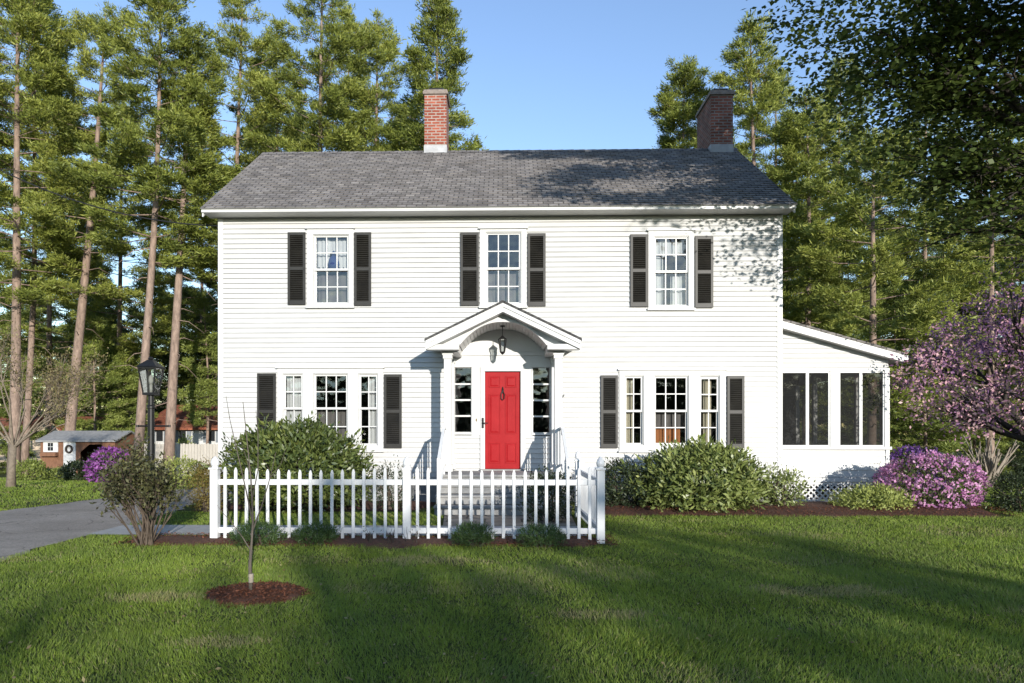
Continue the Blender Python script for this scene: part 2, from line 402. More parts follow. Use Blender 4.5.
def lawnmat():
    m, nt, out = newmat('lawn_soil')
    b = N(nt, 'ShaderNodeBsdfPrincipled'); b.inputs['Roughness'].default_value = 0.95; b.inputs['Specular IOR Level'].default_value = 0.1
    tc = N(nt, 'ShaderNodeTexCoord')
    n1 = N(nt, 'ShaderNodeTexNoise'); n1.inputs['Scale'].default_value = 0.5; n1.inputs['Detail'].default_value = 10; n1.inputs['Roughness'].default_value = 0.75
    n2 = N(nt, 'ShaderNodeTexNoise'); n2.inputs['Scale'].default_value = 25; n2.inputs['Detail'].default_value = 6
    nt.links.new(tc.outputs['Object'], n1.inputs['Vector']); nt.links.new(tc.outputs['Object'], n2.inputs['Vector'])
    c1 = N(nt, 'ShaderNodeValToRGB'); e = c1.color_ramp.elements
    e[0].position = 0.3; e[0].color = (0.045, 0.065, 0.014, 1); e[1].position = 0.72; e[1].color = (0.11, 0.115, 0.04, 1)
    nt.links.new(n1.outputs['Fac'], c1.inputs[0])
    mx = N(nt, 'ShaderNodeMix', data_type='RGBA', blend_type='MULTIPLY'); mx.inputs['Factor'].default_value = 0.8
    c2 = N(nt, 'ShaderNodeValToRGB'); e = c2.color_ramp.elements
    e[0].position = 0.3; e[0].color = (0.35, 0.35, 0.35, 1); e[1].position = 0.7; e[1].color = (1.1, 1.1, 1.1, 1)
    nt.links.new(n2.outputs['Fac'], c2.inputs[0])
    nt.links.new(c1.outputs[0], mx.inputs['A']); nt.links.new(c2.outputs[0], mx.inputs['B'])
    nt.links.new(mx.outputs['Result'], b.inputs['Base Color'])
    bp = N(nt, 'ShaderNodeBump'); bp.inputs['Strength'].default_value = 1.0; bp.inputs['Distance'].default_value = 0.04
    nt.links.new(n2.outputs['Fac'], bp.inputs['Height']); nt.links.new(bp.outputs[0], b.inputs['Normal'])
    nt.links.new(b.outputs[0], out.inputs[0])
    return m
M['lawn'] = lawnmat()

# flat flagstones need x,y coordinates
def flagfix():
    nt = M['flag'].node_tree
    cb = next(n for n in nt.nodes if n.type == 'COMBXYZ'); sp = next(n for n in nt.nodes if n.type == 'SEPXYZ')
    for l in list(nt.links):
        if l.to_node == cb: nt.links.remove(l)
    nt.links.new(sp.outputs['X'], cb.inputs[0]); nt.links.new(sp.outputs['Y'], cb.inputs[1])
flagfix()

# ================================================================== SETTING
D = 14.5                                    # front wall plane
def W(px, py): return P(px, py, D)

xs = sorted(set([-400, -200, -100, -60, -40, -30] + list(range(-24, 25, 2)) + [30, 40, 60, 100, 200, 400]))
ys = sorted(set([-300, -135, -100, -70, -55, -40, -20, -10, 0, 4, 8, 12, 16, 18, 22, 26, 30, 34, 38, 45, 60, 100, 200, 500]))
mb = MB()
mb.v = [(x, y, ground(x, y)) for y in ys for x in xs]
nx = len(xs)
mb.f = [(j*nx+i, j*nx+i+1, (j+1)*nx+i+1, (j+1)*nx+i) for j in range(len(ys)-1) for i in range(nx-1)]
mb.build('ground', M['lawn'], kind='structure')

def sheet(name, mat, rows, dz, kind='structure'):
    """ribbon: rows of (y, x_left, x_right), follows the terrain"""
    m = MB(); K = 8
    for (y, a, b) in rows:
        for k in range(K+1):
            x = a+(b-a)*k/K
            m.v.append((x, y, ground(x, y)+dz))
    for j in range(len(rows)-1):
        for k in range(K):
            i = j*(K+1)+k
            m.f.append((i, i+1, i+K+2, i+K+1))
    return m.build(name, mat, kind=kind)

drive_rows = [(-12, -8.9, -5.2), (4, -9.3, -5.55), (7, -9.5, -5.75), (8.5, -9.6, -5.9), (10, -9.55, -5.95), (11.5, -9.5, -6.0), (13, -9.35, -6.15),
              (14.5, -9.05, -6.5), (16, -8.7, -6.75), (18, -8.2, -6.8), (20, -7.95, -6.75), (26, -7.7, -6.4)]
def wob(rows, seed, amp):
    r = random.Random(seed); out = []
    for (y0, a0, b0), (y1, a1, b1) in zip(rows, rows[1:]):
        n = max(1, int((y1-y0)/0.25))
        for k in range(n):
            t = k/n
            out.append((y0+(y1-y0)*t, a0+(a1-a0)*t+r.uniform(-amp, amp), b0+(b1-b0)*t+r.uniform(-amp, amp)))
    out.append(rows[-1]); return out
sheet('driveway', M['asphalt'], wob([r for r in drive_rows if r[0] >= 4], 3, 0.09), 0.010)
sheet('walkway', M['concrete'], [(9.72, -6.02, 1.2), (10.75, -6.02, 1.2)], 0.014)
sheet('flagstone_path', M['flag'], [(10.755, -0.95, 1.15), (12.15, -1.05, 1.2)], 0.016)

def bed(name, loop, height, seed):
    """raised mulch bed from a closed outline (x, y)"""
    m = MB(); r = random.Random(seed)
    cx = sum(p[0] for p in loop)/len(loop); cy = sum(p[1] for p in loop)/len(loop)
    n = len(loop); rings = [(1.0, 0.002), (0.93, height*0.7), (0.75, height), (0.4, height*1.05)]
    for f, h in rings:
        for (x, y) in loop:
            X = cx+(x-cx)*f; Y = cy+(y-cy)*f
            m.v.append((X, Y, ground(X, Y)+h+r.uniform(-.006, .006)*(f < 1)))
    m.v.append((cx, cy, ground(cx, cy)+height*1.05))
    for q in range(len(rings)-1):
        for i in range(n):
            a = q*n+i; b = q*n+(i+1) % n
            m.f.append((a, b, b+n, a+n))
    for i in range(n):
        m.f.append(((len(rings)-1)*n+i, (len(rings)-1)*n+(i+1) % n, len(rings)*n))
    return m.build(name, M['mulch'], kind='structure', smooth=True)

def strip_loop(x0, x1, yf, yb, step, wobf, seed):
    r = random.Random(seed); pts = []
    n = int((x1-x0)/step)
    for i in range(n+1): pts.append((x0+(x1-x0)*i/n, yf+wobf*(r.random()-.5)+0.10*math.sin(i*0.9)))
    for i in range(n, -1, -1): pts.append((x0+(x1-x0)*i/n, yb))
    return pts

FY = 9.2                                    # fence plane
fx0, fx1, fx2 = GX(215, FY), GX(407, FY), GX(600.5, FY)
def bedgrid(name, x0, x1, yf, yb, h, seed):
    """mulch strip along x: ragged front edge"""
    r = random.Random(seed); m = MB(); n = int((x1-x0)/0.12); K = 6
    for i in range(n+1):
        x = x0+(x1-x0)*i/n
        f = yf+0.12*math.sin(x*1.7+seed)+0.05*math.sin(x*5.1)+r.uniform(-.03, .03)
        e = min(1.0, (i+0.01)/3, (n-i+0.01)/3)
        f = yb-(yb-f)*(0.3+0.7*e)
        for k in range(K+1):
            t = k/K
            y = f+(yb-f)*t
            hh = h*min(1, t*3.0)*min(1, (1-t)*4+0.02)*e
            m.v.append((x, y, ground(x, y)+0.002+hh+r.uniform(0, .012)*(0 < k < K)))
    for i in range(n):
        for k in range(K):
            a = i*(K+1)+k
            m.f.append((a, a+K+1, a+K+2, a+1))
    return m.build(name, M['mulch'], kind='structure', smooth=True)
bedgrid('mulch_bed', GX(118, 9.0), fx2+0.12, 8.82, 9.6, 0.05, 1)
bedgrid('mulch_bed', fx2+0.25, 9.1, 12.15, 14.42, 0.10, 2)
bedgrid('mulch_bed', -6.2, -1.4, 12.6, 14.42, 0.08, 5)
ring = [(GX(255, 6.13)+0.43*math.cos(a*math.pi/12)*(1+.06*math.sin(a*2.3)), 6.15+0.36*math.sin(a*math.pi/12)*(1+.05*math.cos(a*1.7))) for a in range(24)]
bed('mulch_ring', ring, 0.055, 3)

# ================================================================== HOUSE
xL, xR = W(219.5, 350)[0], W(781, 350)[0]
ZF, ZE = 0.42, GZ(217, D, 500)              # top of foundation, soffit height
HD = 6.5                                    # house depth
house = thing('colonial_house', 'two storey white clapboard house with black shutters and a red front door', 'house', ((xL+xR)/2, D, 0))

OPEN = []                                   # openings in the front wall
def clap_front(m, x0, x1, z0, z1, yw, openings, e=0.106, out=0.027, gap=0.0085):
    z = z0
    while z < z1-1e-6:
        zt = min(z+e, z1)
        cuts = sorted(set([z, min(zt, z+gap), zt] + [c for o in openings for c in (o[2], o[3]) if z < c < zt]))
        for a, b in zip(cuts, cuts[1:]):
            mid = (a+b)/2
            segs = [(x0, x1)]
            for (ox0, ox1, oz0, oz1) in openings:
                if oz0 <= mid <= oz1:
                    ns = []
                    for s0, s1 in segs:
                        if ox1 <= s0 or ox0 >= s1: ns.append((s0, s1)); continue
                        if ox0 > s0: ns.append((s0, ox0))
                        if ox1 < s1: ns.append((ox1, s1))
                    segs = ns
            ya = yw-out+(a-z)/e*(out-0.003); yb = yw-out+(b-z)/e*(out-0.003)
            for s0, s1 in segs:
                if b <= z+gap+1e-6:            # the shadowed lap under the board's lower edge
                    m.add([(s0, yw, a), (s1, yw, a), (s1, yw, b), (s0, yw, b)], [(0, 1, 2, 3)])
                    continue
                m.add([(s0, ya, a), (s1, ya, a), (s1, yb, b), (s0, yb, b)], [(0, 1, 2, 3)])
                if a <= z+gap+1e-6: m.add([(s0, yw, a), (s1, yw, a), (s1, ya, a), (s0, ya, a)], [(0, 1, 2, 3)])
        z = zt

def clap_side(m, xw, sgn, yfun, z0, z1, e=0.106, out=0.020):
    z = z0
    while z < z1-1e-6:
        zt = min(z+e, z1)
        a0, a1 = yfun(z); b0, b1 = yfun(zt)
        xa = xw+sgn*out; xb = xw+sgn*0.003
        q = [(xa, a0, z), (xa, a1, z), (xb, b1, zt), (xb, b0, zt)]
        m.add(q, [(0, 1, 2, 3) if sgn > 0 else (3, 2, 1, 0)])
        m.add([(xw, a0, z), (xw, a1, z), (xa, a1, z), (xa, a0, z)], [(0, 1, 2, 3) if sgn < 0 else (3, 2, 1, 0)])
        z = zt

def curtain(m, x0, x1, z0, z1, y, folds, amp=0.02, scal=0.0, rng=RND):
    n = max(6, int(folds*6)); ph = rng.random()*6
    vs = []
    for i in range(n+1):
        t = i/n; x = x0+(x1-x0)*t
        yy = y+amp*math.sin(t*folds*2*math.pi+ph)+amp*.4*math.sin(t*folds*4.7+ph*2)
        zb = z0+scal*abs(math.sin(t*math.pi*3))
        vs += [(x, yy, zb), (x, yy*.5+y*.5, (zb+z1)/2), (x, y+(yy-y)*.4, z1)]
    m.add(vs, [(i*3+k, i*3+3+k, i*3+4+k, i*3+1+k) for i in range(n) for k in (0, 1)])

def sash_geo(m, gx0, gx1, gz0, gz1, cols, rows, y0, y1, st=0.045, mu=0.022):
    """sash ring around the glass + muntins"""
    m.box(gx0-st, gx0, y0, y1, gz0-st, gz1+st); m.box(gx1, gx1+st, y0, y1, gz0-st, gz1+st)
    m.box(gx0, gx1, y0, y1, gz0-st, gz0); m.box(gx0, gx1, y0, y1, gz1, gz1+st)
    for c in range(1, cols):
        x = gx0+(gx1-gx0)*c/cols
        m.box(x-mu/2, x+mu/2, y0+0.008, y1-0.004, gz0, gz1)
    for r in range(1, rows):
        z = gz0+(gz1-gz0)*r/rows
        for c in range(cols):
            xa = gx0+(gx1-gx0)*c/cols+(mu/2 if c else 0); xb = gx0+(gx1-gx0)*(c+1)/cols-(mu/2 if c < cols-1 else 0)
            m.box(xa, xb, y0+0.010, y1-0.004, z-mu/2, z+mu/2)

def glazing(parent, units, zmid, rails=0.05):
    """units: (gx0,gx1,gz0,gz1,cols). two sashes each"""
    for (gx0, gx1, gz0, gz1, cols) in units:
        s = MB()
        sash_geo(s, gx0, gx1, zmid+rails/2, gz1, cols, 2, D+0.012, D+0.045)
        s.build('upper_sash', M['trim'], parent)
        s = MB()
        sash_geo(s, gx0, gx1, gz0, zmid-rails/2, cols, 2, D+0.048, D+0.080)
        s.build('lower_sash', M['trim'], parent)
        p = MB(); p.poly([(gx0, D+0.03, zmid), (gx1, D+0.03, zmid), (gx1, D+0.03, gz1), (gx0, D+0.03, gz1)])
        p.build('pane', M['glass'], parent)
        p = MB(); p.poly([(gx0, D+0.066, gz0), (gx1, D+0.066, gz0), (gx1, D+0.066, zmid), (gx0, D+0.066, zmid)])
        p.build('pane', M['glass'], parent)

def casing(name, ox0, ox1, oz0, oz1, units, label=None):
    """white casing with the openings of its units cut out"""
    m = MB(); y0, y1 = D-0.045, D+0.085; st = 0.047
    OPEN.append((ox0+0.03, ox1-0.03, oz0+0.03, oz1-0.03))
    zb = min(u[2] for u in units)-st; zt = max(u[3] for u in units)+st
    m.box(ox0, ox1, y0, y1, zt, oz1); m.box(ox0, ox1, y0, y1, oz0, zb)
    x = ox0
    for u in units:
        m.box(x, u[0]-st, y0, y1, zb, zt); x = u[1]+st
    m.box(x, ox1, y0, y1, zb, zt)
    # thin inner stop bead
    for u in units:
        a, b = u[0]-st, u[1]+st
        m.box(a+0.001, a+0.018, D-0.018, D+0.010, zb+0.019, zt-0.019); m.box(b-0.018, b-0.001, D-0.018, D+0.010, zb+0.019, zt-0.019)
        m.box(a+0.001, b-0.001, D-0.018, D+0.010, zt-0.018, zt-0.001); m.box(a+0.001, b-0.001, D-0.018, D+0.010, zb+0.001, zb+0.018)
    w = m.build(name, M['trim'], house, bevel=0.004)
    if label: w['label'] = label
    s = MB(); s.box(ox0-0.03, ox1+0.03, D-0.085, D-0.002, oz1+0.002, oz1+0.034); s.build('head_trim', M['trim'], w)
    s = MB(); s.box(ox0-0.02, ox1+0.02, D-0.080, D-0.002, oz0-0.040, oz0-0.002); s.build('sill', M['trim'], w)
    return w

def shutter(x0, x1, z0, z1):
    m = MB(); y0, y1 = D-0.062, D-0.022; st = 0.05
    zm = z0+(z1-z0)*0.5
    m.box(x0, x0+st, y0, y1, z0, z1); m.box(x1-st, x1, y0, y1, z0, z1)
    for a, b in ((z0, z0+0.09), (zm-0.035, zm+0.035), (z1-0.06, z1)):
        m.box(x0+st, x1-st, y0+0.001, y1, a, b)
    m.poly([(x0+st, y1-0.004, z0), (x1-st, y1-0.004, z0), (x1-st, y1-0.004, z1), (x0+st, y1-0.004, z1)])
    for a, b in ((z0+0.09, zm-0.035), (zm+0.035, z1-0.06)):
        n = int((b-a)/0.043)
        for i in range(n):
            zc = a+(b-a)*(i+.5)/n
            m.obox(((x0+x1)/2, y0+0.019, zc), (1, 0, 0), (0, 0.62, 0.78), (0, -0.78, 0.62), (x1-x0)/2-st, 0.022, 0.004)
    return m.build('shutter', M['shutter'], house)

WF = lambda a, b, c, d: (W(a, 350)[0], W(b, 350)[0], W((a+b)/2, d)[1], W((a+b)/2, c)[1])   # px x0,x1,ytop,ybot -> x0,x1,z0,z1
uppers = []
for (o, g, zm, sh) in [((307.5, 354, 229.5, 306.5), (316, 347, 237, 302), 269.5, ((288.5, 306, 233, 305), (354.8, 371.5, 233, 306))),
                       ((480, 526.5, 229.5, 306.5), (488, 519, 234.5, 302), 268.5, ((460.5, 479, 233, 306), (527.5, 545.5, 234, 306.5))),
                       ((648, 693.5, 231.5, 308.5), (656, 686.5, 238.5, 304.5), 271.5, ((630, 647.5, 235, 307), (694.5, 712.5, 237, 308)))]:
    ob = WF(*o); gb = WF(*g); z = W(sum(o[:2])/2, zm)[1]
    u = [(gb[0], gb[1], gb[2], gb[3], 3)]
    w = casing('window', *ob, u)
    glazing(w, u, z)
    for s in sh:
        shutter(*WF(*s))
    uppers.append((w, gb, z))
trios = []
for (o, gs, zm, sh) in [((278, 383.5, 368.5, 450), ((285.5, 301, 376, 443.5), (316, 346, 376, 443.5), (361, 376, 376.5, 443.5)), 408.5, ((258, 276.5, 373.5, 449.5), (384.5, 402, 374.5, 448))),
                        ((619, 725, 370.5, 450.5), ((626.5, 641, 378, 443), (656, 686, 378, 443), (701.5, 717, 379, 443)), 411, ((600.5, 617.5, 375.5, 448), (726.5, 743.5, 376, 448)))]:
    ob = WF(*o); z = W(sum(o[:2])/2, zm)[1]
    us = []
    for i, g in enumerate(gs):
        b = WF(*g); us.append((b[0], b[1], b[2], b[3], 3 if i == 1 else 2))
    w = casing('triple_window', *ob, us)
    glazing(w, us, z)
    for s in sh: shutter(*WF(*s))
    trios.append((w, us, z))

def cur(parent, mat, boxes, name='curtain'):
    for (x0, x1, z0, z1, folds, scal, y) in boxes:
        m = MB(); curtain(m, x0, x1, z0, z1, y, folds, scal=scal)
        m.build(name, mat, parent, smooth=True)
YC = D+0.17
# upper left: lace valance over dark lower sash, blue solid painted in for the sky's reflection in the gap
w, g, z = uppers[0]; wd = g[1]-g[0]
cur(w, M['lace'], [(g[0]-.02, g[0]+wd*.38, z+.02, g[3], 3, .07, YC), (g[0]+wd*.62, g[1]+.02, z+.02, g[3], 3, .07, YC), (g[0]+wd*.34, g[0]+wd*.66, z+.36, g[3], 2, .05, YC+.02)])
cur(w, M['sheer'], [(g[0]-.02, g[1]+.02, g[2]-.05, z-.05, 5, 0, YC+.08)], 'sheer_curtain')
mb = MB(); c = (g[0]+g[1])/2+0.01
mb.lathe(c, YC-0.02, [(0.11, z+.04), (0.13, z+.14), (0.10, z+.26), (0.05, z+.32), (0.035, z+.36), (0.045, z+.40), (0.01, z+.44)], 10)
mb.build('blue_reflection_form', M['reflectblue'], w, smooth=True)
w, g, z = uppers[1]
cur(w, M['sheer'], [(g[0]-.02, g[1]+.02, g[2]-.05, z-.05, 5, 0, YC+.05)], 'sheer_curtain')
w, g, z = uppers[2]; wd = g[1]-g[0]
cur(w, M['lace'], [(g[0]-.02, g[1]+.02, z+.35, g[3], 6, .06, YC), (g[0]-.02, g[0]+wd*.3, g[2], z+.36, 2, 0, YC+.02), (g[0]+wd*.55, g[1]+.02, g[2], z-.04, 3, 0, YC+.03)])  # lace in the lower sash stands in for bright glare on the glass
# trios
w, us, z = trios[0]
a, b, c = us
cur(w, M['lace'], [(a[0]-.02, a[1]-.05, a[2]-.02, a[3], 3, 0, YC), (c[0]+.13, c[1]-.01, c[2]-.02, c[3], 3, 0, YC)])
cur(w, M['sheer'], [(b[0]-.02, b[1]+.02, b[2]-.02, z-.04, 6, 0, YC+.04)], 'sheer_curtain')
w, us, z = trios[1]
a, b, c = us
cur(w, M['cream'], [(a[0]-.02, a[0]+.16, a[2]-.02, a[3], 3, 0, YC), (c[0]+.08, c[1]-.07, c[2]-.02, c[3], 3, 0, YC)])
cur(w, M['sheer'], [(b[0]-.02, b[1]+.02, b[2]+.33, z-.04, 5, 0, YC+.04)], 'sheer_curtain')
cur(w, M['orange'], [(b[0]-.02, b[1]-.08, b[2]-.02, b[2]+.34, 6, 0, YC)], 'cafe_curtain')

# --- entry: door, sidelights, surround
DX = W(503, 400)[0]
ZL = W(503, 469)[1]                          # landing level / door bottom
dx0, dx1, _, dzt = WF(485, 520.5, 371.5, 468)
sl = [WF(454.5, 471.5, 367.5, 432.5), WF(532.5, 550, 367.5, 433)]
sx0, sx1 = W(447, 400)[0], W(558, 400)[0]
zspring = GZ(345, 13.4); zarch = GZ(321.5, 13.4)
AW = 0.86                                    # half width of the vault
OPEN.append((sx0+0.02, sx1-0.02, ZL-0.1, zspring))
OPEN.append((DX-AW+0.05, DX+AW-0.05, zspring-0.02, zspring+0.25))
m = MB(); y0, y1 = D-0.030, D+0.06
fo = 0.10
m.box(sx0, sl[0][0], y0, y1, sl[0][2]-.06, sl[0][3]+.03); m.box(sl[0][1], dx0-fo, y0, y1, sl[0][2]-.06, sl[0][3]+.03)
m.box(dx1+fo, sl[1][0], y0, y1, sl[1][2]-.06, sl[1][3]+.03); m.box(sl[1][1], sx1, y0, y1, sl[1][2]-.06, sl[1][3]+.03)
m.box(sx0, dx0-fo, y0, y1, sl[0][3]+.03, zspring); m.box(dx1+fo, sx1, y0, y1, sl[1][3]+.03, zspring)
m.box(dx0-fo, dx1+fo, y0, y1, dzt+fo, zspring)
for s in sl:
    m.box(s[0]-.025, s[1]+.025, y0-0.018, y0-0.001, s[2]-.045, s[2]-0.001); m.box(s[0]-.025, s[1]+.025, y0-0.018, y0-0.001, s[3]+.001, s[3]+.03)
    m.box(s[0]-.025, s[0]-.001, y0-0.018, y0-0.001, s[2], s[3]); m.box(s[1]+.001, s[1]+.025, y0-0.018, y0-0.001, s[2], s[3])
m.box(sx0+.02, sx1-.02, y0-0.03, y0-0.001, zspring-0.09, zspring-0.02)
sur = m.build('entry_surround', M['trim'], house, bevel=0.003)
# tympanum above
m = MB(); pts = [(DX+AW*math.cos(t*math.pi/24), zspring+(zarch-zspring)*(1-abs(math.cos(t*math.pi/24))**2.3)) for t in range(25)]
m.prism_y([(p[0], p[1]) for p in pts][::-1][::-1], y0, y1-0.02)
m.build('tympanum', M['trim'], house)
m = MB(); clap_front(m, sx0, dx0-fo, ZL-.1, sl[0][2]-.062, D-0.006, []); m.build('entry_siding', M['siding'], house); m = MB(); clap_front(m, dx1+fo, sx1, ZL-.1, sl[1][2]-.062, D-0.006, [])
m.build('entry_siding', M['siding'], house)
m = MB()
for a, b in ((dx0-fo, dx0), (dx1, dx1+fo)): m.box(a+.001, b, D-0.06, D+0.05, ZL, dzt)
m.box(dx0-fo+.001, dx1+fo, D-0.06, D+0.05, dzt+0.001, dzt+fo-.001)
m.build('door_frame', M['trim'], house, bevel=0.004)
m = MB(); m.box(dx0-fo, dx1+fo, D-0.12, D+0.05, ZL-0.055, ZL-0.001); m.build('threshold', M['stone'], house)
# door leaf with six raised panels
m = MB(); yd = D+0.012
m.box(dx0+.003, dx1-.003, yd, yd+0.045, ZL+.004, dzt-.003)
dw = dx1-dx0; dh = dzt-ZL
for (a, b) in ((0.11, 0.43), (0.57, 0.89)):
    for (c, d) in ((0.06, 0.27), (0.36, 0.77), (0.835, 0.955)):
        X0, X1, Z0, Z1 = dx0+a*dw, dx0+b*dw, ZL+c*dh, ZL+d*dh
        mo = 0.022                            # moulding ridge, then raised field
        m.box(X0, X1, yd-0.012, yd-0.001, Z0, Z0+mo); m.box(X0, X1, yd-0.012, yd-0.001, Z1-mo, Z1)
        m.box(X0, X0+mo, yd-0.012, yd-0.001, Z0+mo, Z1-mo); m.box(X1-mo, X1, yd-0.012, yd-0.001, Z0+mo, Z1-mo)
        i = 0.055
        m.add([(X0+.03, yd-.001, Z0+.03), (X1-.03, yd-.001, Z0+.03), (X1-.03, yd-.001, Z1-.03), (X0+.03, yd-.001, Z1-.03),
               (X0+i, yd-.010, Z0+i), (X1-i, yd-.010, Z0+i), (X1-i, yd-.010, Z1-i), (X0+i, yd-.010, Z1-i)],
              [(4, 5, 6, 7), (0, 1, 5, 4), (1, 2, 6, 5), (2, 3, 7, 6), (3, 0, 4, 7)])
door = m.build('door', M['door'], house, bevel=0.003)
m = MB(); zc = W(503, 392)[1]; xc = (dx0+dx1)/2
m.box(xc-.022, xc+.022, yd-.02, yd-.001, zc-.02, zc+.05); m.tube([(xc, yd-.03, zc+.03), (xc-.035, yd-.035, zc-.05), (xc-.03, yd-.035, zc-.14), (xc, yd-.035, zc-.17), (xc+.03, yd-.035, zc-.14), (xc+.035, yd-.035, zc-.05), (xc, yd-.03, zc+.03)], .011, 6)
m.tube([(xc, yd-.01, zc+.04), (xc, yd-.02, zc+.11)], [.025, .008], 8)
m.build('door_knocker', M['iron'], door, smooth=False)
m = MB(); zk = W(503, 423)[1]; xk = dx0-.045
m.box(xk-.022, xk+.022, D-.075, D-.061, zk-.11, zk+.11); m.tube([(xk, D-.08, zk), (xk, D-.125, zk), (xk+.11, D-.125, zk-.005)], .011, 6)
m.tube([(xk, D-.08, zk+.07), (xk, D-.10, zk+.07)], .018, 8)
m.build('door_handle', M['iron'], door)
# sidelights
for s in sl:
    m = MB(); h = (s[3]-s[2])/4
    sash_geo(m, s[0]+.012, s[1]-.012, s[2]+.012, s[3]-.012, 1, 4, D+.0, D+.03, st=.011, mu=.035)
    f = m.build('sidelight', M['trim'], house)
    m = MB(); m.poly([(s[0]+.01, D+.018, s[2]+.01), (s[1]-.01, D+.018, s[2]+.01), (s[1]-.01, D+.018, s[3]-.01), (s[0]+.01, D+.018, s[3]-.01)])
    m.build('pane', M['glass'], f)
# little flag bracket right of the portico
m = MB(); bx, bz = W(561, 398); m.box(bx-.03, bx+.03, D-.05, D-.02, bz-.06, bz+.06); m.tube([(bx, D-.05, bz-.02), (bx+.05, D-.16, bz+.06)], .018, 8)
m.build('flag_bracket', M['lead'], house)
# doorbell
m = MB(); bx, bz = W(476.5, 420); m.box(bx-.012, bx+.012, D-.045, D-.031, bz-.03, bz+.03); m.build('doorbell', M['brass'], house)

# --- portico
PY = 13.3                                    # front plane of the rake
tipL, tipR = P(427.5, 338, PY-0.1), P(582.5, 338, PY-0.1)
peak = P(504.5, 300.5, PY-0.1)
pcx = DX
hw = (tipR[0]-tipL[0])/2; zt0, zp = (tipL[1]+tipR[1])/2, peak[1]
sl_ = (zp-zt0)/hw
gz = lambda x: zp-abs(x-pcx)*sl_             # gable top line
m = MB(); T = 0.045
for sg in (-1, 1):
    pts = [(pcx, zp), (pcx+sg*(hw+.02), gz(hw+.02+pcx)), (pcx+sg*(hw+.02), gz(hw+.02+pcx)-T), (pcx, zp-T)]
    if sg < 0: pts = pts[::-1]
    pts = pts[::-1]
    m.prism_y(pts, PY-0.14, D-0.021)
m.build('portico_roof', M['proof'], house)
m = MB()                                     # raking cornice, two steps
for sg in (-1, 1):
    for (yy0, yy1, o0, o1) in ((PY-0.10, PY+0.16, T+.002, T+.17), (PY-0.125, PY-0.099, T+.002, T+.075)):
        pts = [(pcx, zp-o0), (pcx, zp-o1), (pcx+sg*hw, gz(hw+pcx)-o1), (pcx+sg*hw, gz(hw+pcx)-o0)]
        if sg < 0: pts = pts[::-1]
        m.prism_y(pts, yy0, yy1)
m.build('rake_cornice', M['trim'], house)
m = MB()                                     # pediment board with arched cut
K = 32; yb0, yb1 = PY+0.17, PY+0.27
XS = [pcx-hw+.06]+[pcx-AW+2*AW*i/K for i in range(K+1)]+[pcx+hw-.06]
def za(x):
    t = (x-pcx)/AW
    return zspring+(zarch-zspring)*(1-abs(t)**2.3) if abs(t) < 1 else zspring
for xa, xb in zip(XS, XS[1:]):
    ta, tb = gz(xa)-T-.10, gz(xb)-T-.10
    la, lb = min(za(xa), ta-.01), min(za(xb), tb-.01)
    m.add([(xa, yb0, la), (xb, yb0, lb), (xb, yb0, tb), (xa, yb0, ta), (xa, yb1, la), (xb, yb1, lb), (xb, yb1, tb), (xa, yb1, ta)],
          [(0, 1, 2, 3), (7, 6, 5, 4), (0, 4, 5, 1)])
m.build('pediment_board', M['trim'], house)
m = MB()                                     # arch moulding standing proud
for i in range(K):
    xa, xb = pcx-AW+2*AW*i/K, pcx-AW+2*AW*(i+1)/K
    m.add([(xa, yb0-.03, za(xa)), (xb, yb0-.03, za(xb)), (xb, yb0-.03, za(xb)+.05), (xa, yb0-.03, za(xa)+.05),
           (xa, yb0-.001, za(xa)), (xb, yb0-.001, za(xb)), (xb, yb0-.001, za(xb)+.05), (xa, yb0-.001, za(xa)+.05)],
          [(0, 1, 2, 3), (0, 4, 5, 1), (3, 2, 6, 7)])
m.build('arch_moulding', M['trim'], house)
m = MB()                                     # barrel vault of narrow boards
KB = 26
for i in range(KB):
    t0, t1 = i/KB, (i+1)/KB
    def vp(t, dr=0):
        x = pcx+AW*(1-2*t); return x, za(x)+dr
    g = 0.016
    a = vp(t0+.0045); b = vp(t1-.0045); c0 = vp(t0, g); c1 = vp(t1, g)
    for p, q in ((c0, a), (a, b), (b, c1)):
        m.add([(p[0], yb1, p[1]), (q[0], yb1, q[1]), (q[0], D-.031, q[1]), (p[0], D-.031, p[1])], [(0, 1, 2, 3)])
m.build('vault_ceiling', M['trim'], house)
for sg in (-1, 1):                           # side beams with their eave returns
    m = MB()
    xi, xo = pcx+sg*(AW+.012), pcx+sg*(hw-.02)
    xm = pcx+sg*(AW+.37)
    m.box(xi, xm, PY+.172, D-.025, zspring-.13, zspring-.003)
    m.box(xi, xo-sg*.02, PY+.272, D-.025, zspring-.002, zspring+.10)
    m.box(pcx+sg*(AW+.0), xo, PY-.05, PY+.168, zspring-.0, gz(hw+pcx)-T-.17)    # cornice return on the front
    m.box(pcx+sg*(AW+.03), xo-sg*.05, PY+.0, PY+.170, zspring-.075, zspring-.001)
    m.build('entablature', M['trim'], house, bevel=0.006)
for sg in (-1, 1):
    for yc, nm in ((PY+.27, 'column'), (D-.10, 'pilaster')):
        m = MB(); xc = pcx+sg*(AW+.235); h = 0.075
        zb, zt_ = ZL, zspring-.132
        dy = h if nm == 'column' else 0.06
        m.box(xc-h, xc+h, yc-dy, yc+dy, zb+.14, zt_-.12)
        col = m.build(nm, M['trim'], house, bevel=0.006)
        m = MB(); m.box(xc-h-.03, xc+h+.03, yc-dy-.03, yc+dy+.014, zt_-.05, zt_-.002); m.box(xc-h-.015, xc+h+.015, yc-dy-.015, yc+dy+.010, zt_-.12, zt_-.051)
        m.build('capital', M['trim'], col)
        m = MB(); m.box(xc-h-.025, xc+h+.025, yc-dy-.025, yc+dy+.012, zb+.004, zb+.139); m.build('column_base', M['trim'], col)
